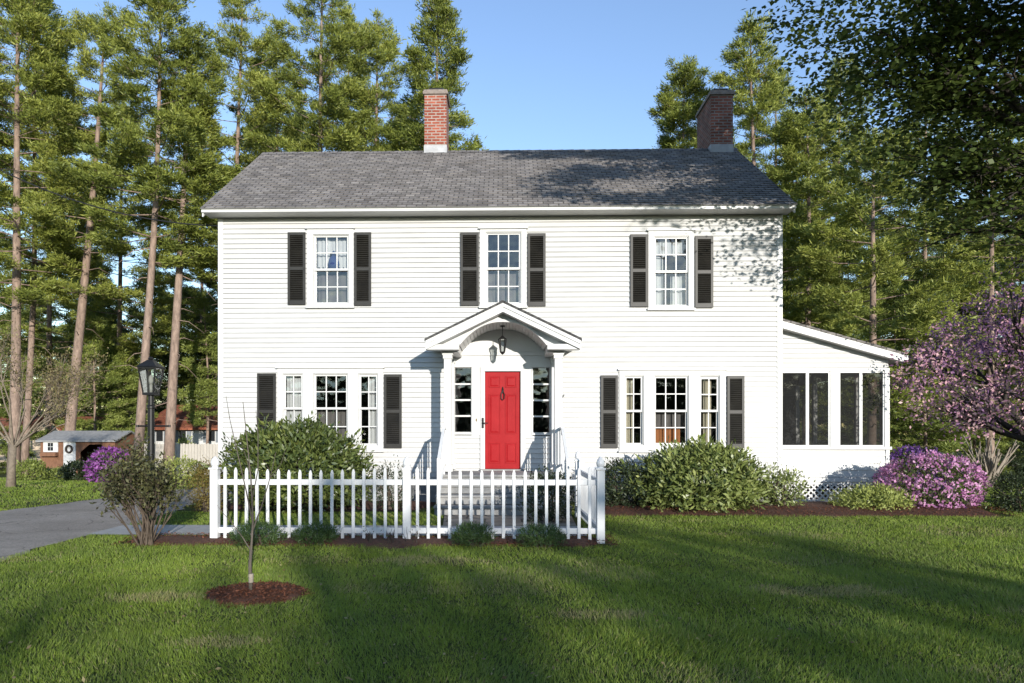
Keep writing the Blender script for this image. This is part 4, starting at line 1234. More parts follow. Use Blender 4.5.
pine_at('far pine peeking between the pines above the roof left of the chimney', 345, 39, 6, 2.4, .30, 349, .26, 11, group=G1)
pine_at('far pine filling the gap between the leaning pine and the lamp post pine', 118, 39, 90, 2.6, .25, 122, .26, 12, group=G1)
pine_at('far pine filling the gap left of the house corner', 200, 51, 95, 2.7, .22, 204, .26, 13, group=G1)
pine_at('far pine between the two leftmost pines and the shed', 48, 41, 60, 3.0, .25, 50, .28, 14, group=G1)
G2 = 'pines standing behind the right side of the house'
pine_at('small narrow pine left of the dark brick chimney', 678, 35, 60, 2.3, .15, 688, .2, 21, group=G2, shape='hem', rowgap=.5, dens=1.3)
pine_at('tall pine just right of the dark brick chimney', 754, 31, 22, 2.7, .2, 757, .28, 22, group=G2)
pine_at('pine right of the dark chimney with its lower limbs past the roof end', 806, 30, 95, 2.1, .22, 808, .26, 23, group=G2)
pine_at('pine with bright open limbs above the sunroom roof', 871, 25.5, 135, 2.7, .22, 874, .25, 24, group=G2)
pine_at('tall far pine behind the maple boughs', 838, 40, 60, 2.6, .2, 840, .28, 25, group=G2)
pine_at('far pine behind the maple, right of the open limbed pine', 925, 39, 90, 2.9, .2, 928, .28, 26, group=G2)
pine_at('dark pine at the right edge above the purple tree', 990, 33, 110, 2.7, .15, 992, .28, 27, group=G2)
pine_at('far pine close behind the tall one right of the dark chimney', 775, 40, 75, 2.4, .2, 778, .26, 28, group=G2)
pine_at('right edge pine partly out of the picture behind the maple', 1045, 36, 60, 3.0, .15, 1047, .28, 29, group=G2)
# background wood, second row
G3 = 'distant pines of the wood behind the front row'
for i, (px, y, ptop) in enumerate([(-10, 53, 230), (28, 56, 280), (85, 52, 260), (100, 56, 290), (150, 52, 270), (183, 55, 285), (222, 54, 250), (262, 50, 110), (300, 52, 105), (400, 50, 112)]):
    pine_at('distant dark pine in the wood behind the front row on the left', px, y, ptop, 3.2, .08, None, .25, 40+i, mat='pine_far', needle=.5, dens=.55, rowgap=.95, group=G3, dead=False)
for i, (px, y, ptop) in enumerate([(722, 52, 132), (800, 50, 215), (850, 54, 240), (895, 50, 235), (950, 52, 215), (985, 56, 230), (1040, 50, 170)]):
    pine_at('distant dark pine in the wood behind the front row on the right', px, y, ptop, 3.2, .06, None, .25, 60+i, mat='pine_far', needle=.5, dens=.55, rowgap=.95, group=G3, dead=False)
# lower evergreens
G4 = 'low evergreens at the edge of the wood'
for i, (px, y, ptop, R_, lab) in enumerate([(95, 36, 318, 1.7, 'low bright evergreen behind the shed roof'), (118, 38, 350, 1.6, 'low evergreen between the shed and the lamp post trunks'),
        (207, 38, 290, 1.5, 'low evergreen beside the house corner over the red roof'), (130, 44, 340, 1.2, 'low evergreen in the gap behind the lamp post'), (40, 54, 330, 2.2, 'low evergreen behind the tan house'), (-5, 36, 320, 1.9, 'low evergreen at the left edge behind the bare tree'),
        (835, 33, 300, 2.0, 'low evergreen behind the sunroom roof end'), (925, 31, 330, 1.9, 'low evergreen between the sunroom and the purple tree'), (895, 36, 290, 2.2, 'low evergreen behind the open limbed pine'), (975, 38, 300, 2.4, 'low evergreen behind the purple tree'), (1030, 34, 330, 2.4, 'low evergreen at the right edge behind the pale stemmed shrub')]):
    pine_at(lab, px, y, ptop, R_, .30 if px == 207 else .02, None, .12, 80+i, mat='hemlock', needle=.26, dens=1.0, rowgap=.45, group=G4, shape='hem', dead=False, name='evergreen_tree')

# ================================================================== MAPLE overhead on the right
def maple():
    rng = np.random.default_rng(101); r = random.Random(101)
    bx, by_ = 12.2, 10.2
    t = thing('maple_tree', 'large dark leafy maple overhanging the top right of the picture', 'tree', (bx, by_, 0))
    m = MB(); m.tube([(bx, by_, -.1), (bx-.05, by_, 1.2), (bx+.05, by_-.1, 3.0), (bx-.1, by_-.2, 5.0), (bx-.3, by_-.6, 9), (bx-.4, by_-.8, 13)], [.5, .36, .31, .27, .17, .05], 10)
    tips = []
    # visible limbs, reaching left in front of the house corner
    limbs = [((bx-.05, by_-.1, 4.2), (8.9, 11.2, 6.15), .12), ((bx-.1, by_-.2, 5.0), (8.6, 11.6, 6.6), .13), ((bx-.1, by_-.3, 6.2), (8.2, 11.3, 8.0), .12), ((bx-.2, by_-.4, 7.0), (8.0, 10.8, 9.3), .12),
             ((bx-.05, by_, 3.6), (9.3, 12.3, 4.9), .09)]
    for a, b, rd in limbs:
        a, b = Vector(a), Vector(b); mid = (a+b)/2+Vector((0, 0, .25))
        m.tube([a, mid, b], [rd, rd*.8, rd*.6], 7, cap=False)
        d = (b-mid).normalized()
        for k in range(4):
            nd = (Vector((-1, .1, .25))+Vector((r.uniform(-.3, .3), r.uniform(-.5, .5), r.uniform(-.35, .4)))).normalized()
            s = a*(.15*k)+b*(1-.15*k)
            branching(m, s if k else b, nd, 1.25, rd*.5, 3, r, tips, .55, .05, .75, (2, 3))
    for a, b, rd in [((bx-.3, by_-.6, 8.0), (8.8, 7.0, 10.5), .13), ((bx-.3, by_-.6, 8.5), (10.5, 5.5, 10.5), .12), ((bx-.3, by_-.7, 10), (9.0, 9.0, 12.5), .1), ((bx-.3, by_-.7, 9.0), (13.5, 7, 11.5), .11)]:
        a, b = Vector(a), Vector(b); m.tube([a, (a+b)/2+Vector((0, 0, .3)), b], [rd, rd*.8, rd*.6], 6, cap=False)
    m.build('trunk', M['darkbark'], t, smooth=True)
    def zb(x, y):
        """lowest leaves over x: high at the left tip, lower to the right"""
        s = x*12.0/y
        return np.interp(s, [4.0, 5.0, 5.5, 6.2, 7.0, 8.0, 9.3, 11], [9.0, 7.3, 6.9, 6.3, 5.2, 4.5, 4.1, 3.6])
    C = []
    for (n, c, rad) in [(1500, (9.2, 11.6, 8.2), (4.8, 1.6, 4.0)), (2600, (9.4, 6.6, 11.4), (7.1, 5.6, 4.2))]:
        d = unit(rng.normal(size=(n*5, 3)))*(rng.random((n*5, 1))**.4)
        p = np.array(c)+d*np.array(rad)
        # clumpy: keep where 3-D noise is high, so sky shows through
        g = np.where(p[:, 1] > 9.6, vnoise(p[:, 0]*1.1+p[:, 1]*.5+7, p[:, 2]*2.1+p[:, 1]*.7, 9), vnoise((p[:, 0]+.364*p[:, 1])*.62+3, (p[:, 2]+.226*p[:, 1])*2.0, 12))
        lim = np.where(p[:, 1] > 9.6, zb(p[:, 0], p[:, 1]), 7.0+np.maximum(0, 6.0-p[:, 0])*.9)
        xs_ = p[:, 0]-.364*(16-p[:, 1])
        ok = (g > np.where(p[:, 1] > 9.6, np.where(p[:, 0] < 7, .36, .46), np.where(xs_ > 3.2, .47, .55))) & (p[:, 2] > lim) & (xs_ > .5) & (p[:, 0] > 1.0)
        C.append(p[ok][:n])
    tp_ = np.array([np.array(q) for q, d in tips])
    tp_ = tp_[(tp_[:, 2] > zb(tp_[:, 0], tp_[:, 1])-.25)]
    C = np.vstack(C+[tp_])
    per = 21; n = len(C)*per
    # sprays: flat, leaves hang nearly level
    base = np.repeat(C, per, 0)+rng.normal(size=(n, 3))*np.array([.24, .24, .075])
    ax = rng.normal(size=(n, 3))*np.array([1, 1, .30])+np.array([-.3, 0, -.15])
    L = rng.uniform(.065, .12, n)
    L = np.where(base[:, 2] > 2.0+.72*base[:, 1], L*1.7, L)
    nrm = rng.normal(size=(n, 3))*.42+np.array([.0, -.15, 1.0])
    V = leaf_verts(base, ax, L, L*.8, rng, nrm)
    np_mesh('crown', V, 4, M['maple'], t, np.repeat(.5+rng.normal(size=len(C))*.15, per)+rng.normal(size=n)*.15)
maple()

# ================================================================== PURPLE TREE
def purple_tree():
    rng = np.random.default_rng(202); r = random.Random(202)
    y = 14.6; x = px_x(1046, y)
    t = thing('purple_leaf_tree', 'round crowned tree with purple pink leaves at the right edge', 'tree', (x, y, 0))
    m = MB(); m.tube([(x, y, -.1), (x-.05, y, .6), (x-.1, y, 1.25)], [.17, .13, .12], 8)
    tips = []
    for (dx_, dy_, dz_, L) in [(-1, -.1, .30, 1.1), (-.8, .2, .6, 1.5), (-.4, -.3, 1, 1.5), (.3, .2, 1, 1.6), (.9, 0, .6, 1.5), (-.6, -.5, .45, 1.4), (-.3, .6, .8, 1.4), (.5, -.6, .6, 1.4)]:
        branching(m, (x-.1, y, 1.15+r.random()*.1), (dx_, dy_, dz_), L, .075, 3, r, tips, .5, .1, .75, (2, 4))
    m.build('trunk', M['darkbark'], t, smooth=True)
    n = 2600
    p, d = blob_points(rng, n, (x-.05, y, 3.05), (3.2, 2.2, 2.1), .35, .35, False)
    g = vnoise(p[:, 0]*1.6+p[:, 1], p[:, 2]*2.0, 4)
    s = (x-p[:, 0])
    ok = (g > .40) & (p[:, 2] > 1.35+.25*np.abs(np.sin(p[:, 0]*2)))
    # upper left shoulder is cut back like the photographed outline
    ok &= p[:, 2] < 5.1-.55*np.maximum(0, s-.6)
    p = p[ok]; d = d[ok]
    tp_ = np.array([np.array(q) for q, _ in tips]); dd = unit(tp_-np.array([x, y, 2.5]))
    p = np.vstack([p, tp_]); d = np.vstack([d, dd])
    per = 9; n = len(p)*per
    base = np.repeat(p, per, 0)+rng.normal(size=(n, 3))*.10
    ax = np.repeat(d, per, 0)*.5+rng.normal(size=(n, 3))+np.array([0, 0, .1])
    L = rng.uniform(.055, .10, n)
    V = leaf_verts(base, ax, L, L*.5, rng)
    hz = np.clip((np.repeat(p[:, 2], per)-3.2)*-.16, -.2, .2)
    np_mesh('crown', V, 4, M['purple'], t, np.repeat(.45+rng.normal(size=len(p))*.2, per)+rng.normal(size=n)*.2+hz)
purple_tree()

# ================================================================== BARE TREE left
def bare_tree():
    rng = np.random.default_rng(303); r = random.Random(303)
    y = 18.3; x = px_x(11, y); zg = ground(x, y)
    t = thing('budding_tree', 'small spreading bare tree with tan spring buds by the driveway', 'tree', (x, y, zg))
    m = MB(); m.tube([(x, y, zg-.1), (x+.02, y, zg+.5), (x+.06, y, zg+1.15)], [.14, .095, .09], 9)
    tips = []
    for (dx_, dy_, dz_, L) in [(.8, 0, .9, 1.15), (.5, .3, 1.2, 1.2), (-.5, -.2, 1.2, 1.2), (-.9, .1, .9, 1.15), (.1, -.3, 1.4, 1.3), (1.0, -.3, .6, 1.0), (0, .5, 1.3, 1.2)]:
        branching(m, (x+.05, y, zg+1.0+r.random()*.15), (dx_, dy_, dz_), L, .036, 5, r, tips, .5, .16, .78, (2, 3))
    m.build('trunk', M['twigpale'], t, smooth=True)
    tp_ = np.array([np.array(q) for q, _ in tips]); per = 7; n = len(tp_)*per
    base = np.repeat(tp_, per, 0)+rng.normal(size=(n, 3))*.12
    L = rng.uniform(.04, .08, n)
    V = leaf_verts(base, rng.normal(size=(n, 3))+np.array([0, 0, .4]), L, L*.45, rng)
    np_mesh('buds', V, 4, M['budtan'], t, rng.random(n))
bare_tree()

# ================================================================== SHRUBS
def at(px, py_top, y, px0, px1, depth=.8):
    """centre and radii of a mound seen between px0 and px1 with its top at py_top, standing at y"""
    x0, x1 = px_x(px0, y), px_x(px1, y); h = top_h(py_top, y)-ground(0, y)
    return ((x0+x1)/2, y, ground(0, y)+h*.45), ((x1-x0)/2, (x1-x0)/2*depth, h*.55)
c, rd = at(295, 424, 12.9, 232, 361, .75)
shrub('rhododendron', 'big rounded green rhododendron behind the left half of the picket fence', 'shrub', c, rd, 17000, .125, 'rhodo', 11, cl=8, stems=14, lump=.16)
c, rd = at(692, 444, 12.9, 640, 764, .62)
shrub('rhododendron', 'broad light green rhododendron under the right triple window', 'shrub', c, rd, 13000, .125, 'rhodo2', 12, cl=8, stems=14, lump=.16)
c, rd = at(620, 462, 13.1, 592, 650, .8)
shrub('evergreen_shrub', 'dark green shrub between the fence corner and the light green rhododendron', 'shrub', c, rd, 4500, .075, 'darkleaf', 13, cl=6, stems=10)
c, rd = at(778, 468, 13.2, 748, 806, .8)
shrub('andromeda_shrub', 'thin twiggy shrub at the house corner beside the lattice', 'shrub', c, rd, 2600, .075, 'rhodo2', 14, cl=6, stems=22, lump=.35, shell=.25)
c, rd = at(872, 488, 13.0, 838, 906, .7)
shrub('golden_shrub', 'low yellow green shrub in front of the sunroom lattice', 'shrub', c, rd, 5200, .07, 'yellowgreen', 15, cl=7, stems=10, lump=.3)
c, rd = at(928, 457, 13.4, 880, 976, .8)
shrub('pink_azalea', 'pink flowering azalea at the right corner of the sunroom', 'shrub', c, rd, 6500, .06, 'rhodo', 16, cl=6, stems=12, flowers=('pinkflower', 620, .062), lump=.24)
c, rd = at(915, 449, 14.9, 886, 950, .6)
shrub('purple_azalea', 'purple flowering azalea hidden behind the pink azalea', 'shrub', c, rd, 3000, .06, 'darkleaf', 17, cl=6, stems=8, flowers=('purpleflower', 330, .06))
c, rd = at(1018, 473, 12.9, 996, 1040, .9)
shrub('evergreen_shrub', 'round dark shrub cut by the right edge of the picture', 'shrub', c, rd, 4000, .06, 'darkleaf', 18, cl=6, stems=8)
c, rd = at(206, 462, 12.6, 192, 226, 1.0)
shrub('barberry_shrub', 'rust and yellow shrub beside the left fence post', 'shrub', c, rd, 4200, .05, 'rust', 19, cl=6, stems=16, lump=.3)
c, rd = at(110, 450, 22, 91, 129, .8)
shrub('purple_azalea', 'bright purple azalea in front of the brown shed', 'shrub', c, rd, 3500, .10, 'darkleaf', 20, cl=6, stems=8, flowers=('magenta', 420, .10))
c, rd = at(78, 463, 24, 62, 96, .8)
shrub('evergreen_shrub', 'dark low shrub by the white shed door', 'shrub', c, rd, 2200, .12, 'darkleaf', 21, cl=6, stems=6)
c, rd = at(28, 461, 24, 16, 44, .8)
shrub('garden_shrub', 'small green shrub left of the shed window', 'shrub', c, rd, 2000, .10, 'hemlock', 22, cl=6, stems=6)
c, rd = at(176, 460, 20, 160, 204, .8)
shrub('garden_shrub', 'yellowish shrub in front of the plank fence', 'shrub', c, rd, 2600, .09, 'yellowgreen', 23, cl=6, stems=8, lump=.3)
c, rd = at(130, 462, 21, 118, 146, .8)
shrub('garden_shrub', 'reddish brown shrub right of the purple azalea', 'shrub', c, rd, 2200, .08, 'rust', 24, cl=6, stems=10, lump=.3)
c, rd = at(185, 438, 34, 176, 194, .8)
shrub('garden_shrub', 'rounded green shrub under the neighbour house windows', 'shrub', c, rd, 1800, .14, 'yellowgreen', 27, cl=6, stems=6)
c, rd = at(60, 470, 25, 40, 75, .6)
shrub('garden_shrub', 'low mixed plants along the shed wall below its window box', 'shrub', c, rd, 1800, .10, 'hemlock', 25, cl=6, stems=6)
c, rd = at(945, 455, 27, 930, 962, .8)
shrub('evergreen_shrub', 'dark shrub behind the pink azalea under the purple tree', 'shrub', c, rd, 3000, .10, 'darkleaf', 26, cl=6, stems=6)
c, rd = at(1035, 440, 29, 1012, 1065, .8)
shrub('evergreen_shrub', 'large dark shrub at the back of the right lawn', 'shrub', c, rd, 3600, .14, 'darkleaf', 28, cl=6, stems=6)
c, rd = at(550, 472, 11.3, 524, 573, .8)
shrub('evergreen_shrub', 'dark shrub inside the fence right of the front steps', 'shrub', c, rd, 3600, .06, 'darkleaf', 29, cl=6, stems=8)
c, rd = at(392, 466, 12.9, 374, 410, .8)
shrub('garden_shrub', 'small shrub left of the front steps beside the big rhododendron', 'shrub', c, rd, 1500, .06, 'darkleaf', 36, cl=6, stems=8, lump=.3)
# dwarf spruces before the fence
for i, (px, y, a, b, top, lab) in enumerate([(256, 8.85, 231, 283, 524, 'leftmost low green spruce mound under the picket fence'), (315, 8.95, 296, 336, 526, 'second low green spruce mound from the left fence post'),
        (472, 8.85, 452, 494, 525, 'low green spruce mound left of the pair before the right fence panel'), (541, 8.8, 517, 566, 526, 'low green spruce mound nearest the right fence post')]):
    c, rd = at(px, top, y, a, b, .8)
    shrub('dwarf_spruce', lab, 'shrub', c, rd, 3600, .05, 'spruce', 30+i, aspect=.16, cl=9, stems=5, upb=.7, group='dwarf spruces along the picket fence', lump=.2, jitter=.018)

def twiggy(name, label, x, y, h, spread, nstem, leafn, leaf, mat, seed, bark='twig', depth=2, cat='shrub', rad=.014, group=None):
    rng = np.random.default_rng(seed); r = random.Random(seed)
    zg = ground(x, y); t = thing(name, label, cat, (x, y, zg), group)
    m = MB(); tips = []
    for k in range(nstem):
        a = r.uniform(0, 6.28); s = r.uniform(.1, 1)*spread
        d = Vector((math.cos(a)*s, math.sin(a)*s, 1))
        branching(m, (x+r.uniform(-.09, .09), y+r.uniform(-.09, .09), zg-.02), d, h*r.uniform(.40, .58), rad*r.uniform(.7, 1.2), depth, r, tips, .33, .22, .66, (2, 3), 5)
    m.build('stems', M[bark], t, smooth=True)
    if leafn:
        tp_ = np.array([np.array(q) for q, _ in tips]); n = len(tp_)*leafn
        base = np.repeat(tp_, leafn, 0)+rng.normal(size=(n, 3))*np.array([.05, .05, .07])
        L = leaf*rng.uniform(.6, 1.3, n)
        V = leaf_verts(base, rng.normal(size=(n, 3))+np.array([0, 0, .5]), L, L*.45, rng)
        np_mesh('foliage', V, 4, M[mat], t, rng.random(n))
    return t
twiggy('burning_bush', 'upright twiggy brown shrub with tiny leaves beside the driveway', px_x(148, 8.9), 8.9, 1.16, .66, 26, 12, .058, 'olive', 41, depth=3)
twiggy('multi_stem_shrub', 'vase shaped shrub of pale bare stems on the right back lawn', px_x(986, 19), 19, 1.75, .7, 26, 0, 0, 'olive', 42, bark='palebark', depth=1, rad=.04)
GR = 'bare rose canes at the foot of the fence'
for i, (px, lab) in enumerate([(371, 'leafless rose canes beside the second spruce mound'), (389, 'leafless rose canes midway along the left fence panel'), (413, 'leafless rose canes at the middle fence post')]):
    twiggy('rose_canes', lab, px_x(px, 8.95), 8.95, .30, .5, 5, 1, .03, 'olive', 50+i, depth=1, rad=.006, group=GR)

# sapling
def sapling():
    r = random.Random(77); y = 6.13; x = px_x(251, y)
    t = thing('sapling', 'thin bare young tree growing from the round mulch patch', 'tree', (x, y, 0))
    m = MB()
    m.tube([(x, y, -.05), (x-.01, y, .30), (x, y, .42)], [.018, .015, .014], 8)
    def Q(px, py, dy=0): 
        a = P(px, py, y+dy); return (a[0], y+dy, a[1])
    for pts, rad in [([Q(251, 553), Q(253, 520), Q(251, 480), Q(247, 440), Q(243, 402)], .011), ([Q(251, 551), Q(243, 538), Q(232, 523), Q(226, 505, .05)], .007),
                     ([Q(251, 535), Q(262, 505, .05), Q(270, 478, .08), Q(276, 452, .1)], .008), ([Q(252, 520), Q(246, 490, -.06), Q(238, 455, -.1), Q(230, 420, -.1), Q(226, 396, -.1)], .007),
                     ([Q(252, 500), Q(258, 470, -.05), Q(258, 435, -.05), Q(256, 410, -.05)], .006), ([Q(270, 478, .08), Q(281, 464, .1), Q(286, 448, .1)], .004), ([Q(232, 523), Q(222, 512), Q(217, 505)], .004),
                     ([Q(251, 480), Q(247, 460, .05), Q(240, 438, .05)], .004)]:
        n = len(pts); m.tube(pts, [rad*(1-.75*i/(n-1)) for i in range(n)], 6, cap=False)
    m.build('stem', M['bark'], t, smooth=True)
    m = MB(); m.lathe(x, y, [(.022, .13), (.022, .21)], 10); m.build('trunk_guard', M['palebark'], t)
sapling()

# ================================================================== LAMP POST
def lamp_post():
    y = 10.9; x = px_x(151, y); zt_ = top_h(357, y); s = 62.5
    t = thing('lamp_post', 'black lantern lamp post beside the driveway', 'lamp', (x, y, 0))
    zb_, zc_ = top_h(391, y), top_h(368, y)
    m = MB(); m.lathe(x, y, [(.075, -.05), (.075, .5), (.055, .55), (.050, zb_-.28), (.06, zb_-.27), (.06, zb_-.24), (.045, zb_-.22), (.045, zb_-.06)], 14); m.build('post', M['iron'], t, smooth=False)
    m = MB(); zl = top_h(426, y); m.tube([(x-.22, y, zl), (x+.30, y, zl)], .014, 8); m.lathe(x-.22, y, [(.02, zl-.02), (.02, zl+.02)], 8); m.lathe(x+.30, y, [(.02, zl-.02), (.02, zl+.02)], 8); m.build('ladder_bar', M['iron'], t)
    m = MB()
    b0, b1 = .085, .135
    m.box(x-b0-.01, x+b0+.01, y-b0-.01, y+b0+.01, zb_-.06, zb_-.02)
    for sx in (-1, 1):
        for sy in (-1, 1):
            m.bar((x+sx*b0, y+sy*b0, zb_-.02), (x+sx*b1, y+sy*b1, zc_), .018, .018, up=(0, 1, 0))
    m.box(x-b1-.012, x+b1+.012, y-b1-.012, y+b1+.012, zc_, zc_+.02)
    f = m.build('lantern_frame', M['iron'], t)
    m = MB(); hw_ = b1+.03
    m.add([(x-hw_, y-hw_, zc_+.021), (x+hw_, y-hw_, zc_+.021), (x+hw_, y+hw_, zc_+.021), (x-hw_, y+hw_, zc_+.021), (x-.04, y-.04, zc_+.14), (x+.04, y-.04, zc_+.14), (x+.04, y+.04, zc_+.14), (x-.04, y+.04, zc_+.14)],
          [(3, 2, 1, 0), (4, 5, 6, 7), (0, 1, 5, 4), (1, 2, 6, 5), (2, 3, 7, 6), (3, 0, 4, 7)])
    m.lathe(x, y, [(.03, zc_+.14), (.045, zc_+.16), (.02, zc_+.19), (.012, zt_)], 10)
    m.build('lantern_roof', M['iron'], t)
    m = MB(); e = .003
    m.add([(x-b0-e, y-b0-e, zb_-.02), (x+b0+e, y-b0-e, zb_-.02), (x+b0+e, y+b0+e, zb_-.02), (x-b0-e, y+b0+e, zb_-.02), (x-b1-e, y-b1-e, zc_), (x+b1+e, y-b1-e, zc_), (x+b1+e, y+b1+e, zc_), (x-b1-e, y+b1+e, zc_)],
          [(0, 1, 5, 4), (1, 2, 6, 5), (2, 3, 7, 6), (3, 0, 4, 7)])
    m.build('lantern_glass', M['lampglass'], t)
    m = MB(); m.lathe(x, y, [(.022, zb_-.02), (.022, zb_+.11)], 10); m.lathe(x, y, [(.02, zb_+.11), (.038, zb_+.17), (.03, zb_+.24), (.005, zb_+.27)], 12); m.build('bulb', M['lace'], t, smooth=True)
lamp_post()

# ================================================================== NEIGHBOURS
def shed():
    y = 29.5; zg = ground(0, y)
    q = lambda px, py: P(px, py, y)
    x0, x1 = q(40.5, 450)[0], q(115, 450)[0]; ze = q(70, 440)[1]; zr = q(70, 432)[1]; dep = 2.2
    t = thing('garden_shed', 'small brown wooden shed with a wreath on its white door', 'shed', ((x0+x1)/2, y, zg))
    a0, a1, az = q(80, 450)[0], q(110, 450)[0], q(95, 444)[1]
    m = MB(); th = .06
    zt_ = ze
    hz = az-.02
    m.box(x0, a0, y, y+th, zg-.1, zt_); m.box(a1, x1, y, y+th, zg-.1, zt_); m.box(a0, a1, y, y+th, hz, zt_)
    # haunched corners of the arched opening
    m.prism_y([(a0, hz), (a0, hz-.35), (a0+.4, hz)][::-1], y+.001, y+th-.001); m.prism_y([(a1, hz), (a1-.4, hz), (a1, hz-.35)][::-1], y+.001, y+th-.001)
    m.box(x0, x0+th, y+th, y+dep, zg-.1, zt_); m.box(x1-th, x1, y+th, y+dep, zg-.1, zt_); m.box(x0+th, x1-th, y+dep-th, y+dep, zg-.1, zt_)
    for xx in (x0, x1-.02):
        m.prism_x([(y, zt_), (y+dep, zt_), (y+dep/2, zr)], xx, xx+.02)
    m.build('wall', M['shedwood'], t)
    m = MB()
    for sg in (-1, 1):
        ya = y-.15 if sg < 0 else y+dep+.15; yr = y+dep/2
        m.add([(x0-.12, ya, ze-.02), (x1+.12, ya, ze-.02), (x1+.12, yr, zr+.06), (x0-.12, yr, zr+.06), (x0-.12, ya, ze-.08), (x1+.12, ya, ze-.08), (x1+.12, yr, zr), (x0-.12, yr, zr)],
              [(0, 1, 2, 3), (7, 6, 5, 4), (0, 4, 5, 1), (1, 5, 6, 2), (3, 2, 6, 7), (0, 3, 7, 4)] if sg < 0 else [(3, 2, 1, 0), (4, 5, 6, 7), (1, 5, 4, 0), (2, 6, 5, 1), (4, 7, 3, 0)])
    m.build('roof', M['shedroof'], t)
    m = MB(); wx0, wx1, wz0, wz1 = q(44, 0)[0], q(58.5, 0)[0], q(50, 452)[1], q(50, 441)[1]
    m.box(wx0, wx1, y-.05, y-.002, wz0, wz1); wdw = m.build('window', M['trim'], t)
    m = MB(); c = (wx0+wx1)/2
    for i in (0, 1):
        for j in (0, 1):
            m.box(c-.12+i*.125, c-.01+i*.125, y-.055, y-.051, wz0+.06+j*(wz1-wz0-.12)/2, wz0+.04+(j+1)*(wz1-wz0-.12)/2)
    m.build('pane', M['darkpane'], wdw)
    m = MB(); m.box(wx0-.02, wx1+.02, y-.25, y-.06, wz0-.18, wz0-.03); m.build('window_box', M['shedwood'], t)
    d0, d1, dz = q(64, 0)[0], q(76, 0)[0], q(70, 441.5)[1]
    m = MB(); m.box(d0, d1, y-.04, y-.002, zg, dz); d = m.build('door', M['trim'], t)
    m = MB(); cx, cz = (d0+d1)/2, q(70, 449)[1]; pts = [(cx+.13*math.cos(k*math.pi/8), y-.08, cz+.15*math.sin(k*math.pi/8)) for k in range(17)]
    m.tube(pts, .045, 6, cap=False); m.build('wreath', M['darkbark'], d, smooth=True)
    m = MB(); m.poly([(a0, y+1.2, zg), (a1, y+1.2, zg), (a1, y+1.2, hz), (a0, y+1.2, hz)]); m.build('inner_wall', M['shedwood'], t)
shed()
m_ = MB(); xw = px_x(52, 28.3); zg = ground(0, 28.3)
m_.lathe(xw, 28.3, [(.25, zg), (.33, zg+.3), (.35, zg+.36), (.30, zg+.36), (.28, zg+.30)], 14)
tag(m_.build('planter', M['pot'], loc=(xw, 28.3, zg)), 'dark round planter on the ground below the shed window', 'planter')

def neighbour_red():
    y = 40; zg = ground(0, y); q = lambda px, py: P(px, py, y)
    x0, x1 = q(146, 0)[0], q(300, 0)[0]; ze = q(180, 427)[1]; yr = y+4; zr = P(180, 405, yr)[1]
    t = thing('neighbour_house', 'low white neighbour house with a red roof behind the plank fence', 'house', ((x0+x1)/2, y, zg))
    m = MB(); m.box(x0, x1, y, y+8, zg-.2, ze); m.prism_x([(y, ze), (y+8, ze), (yr, zr-.1)], x0, x0+.05); m.build('wall', M['trim'], t)
    m = MB()
    ya = y-.4; zl = ze-.05
    m.add([(x0-.4, ya, zl), (x1+.4, ya, zl), (x1+.4, yr, zr), (x0-.4, yr, zr), (x0-.4, ya, zl-.12), (x1+.4, ya, zl-.12), (x1+.4, yr, zr-.12), (x0-.4, yr, zr-.12)], [(0, 1, 2, 3), (7, 6, 5, 4), (0, 4, 5, 1), (1, 5, 6, 2), (0, 3, 7, 4)])
    m.add([(x0-.4, y+8.4, zl), (x1+.4, y+8.4, zl), (x1+.4, yr, zr), (x0-.4, yr, zr)], [(3, 2, 1, 0)])
    m.build('roof', M['redroof'], t)
    for px in (160, 183, 212):
        a, b = q(px-4, 0)[0], q(px+4, 0)[0]; z0_, z1_ = q(px, 442)[1], q(px, 430)[1]
        m = MB(); m.box(a, b, y-.05, y-.002, z0_, z1_); w_ = m.build('window', M['trim'], t)
        m = MB(); m.box(a+.04, b-.04, y-.06, y-.051, z0_+.05, z1_-.05); m.build('pane', M['darkpane'], w_)
        for (s0, s1) in ((a-.26, a-.01), (b+.01, b+.26)):
            m = MB(); m.box(s0, s1, y-.06, y-.002, z0_-.02, z1_+.02); m.build('shutter', M['greyshutter'], t)
neighbour_red()

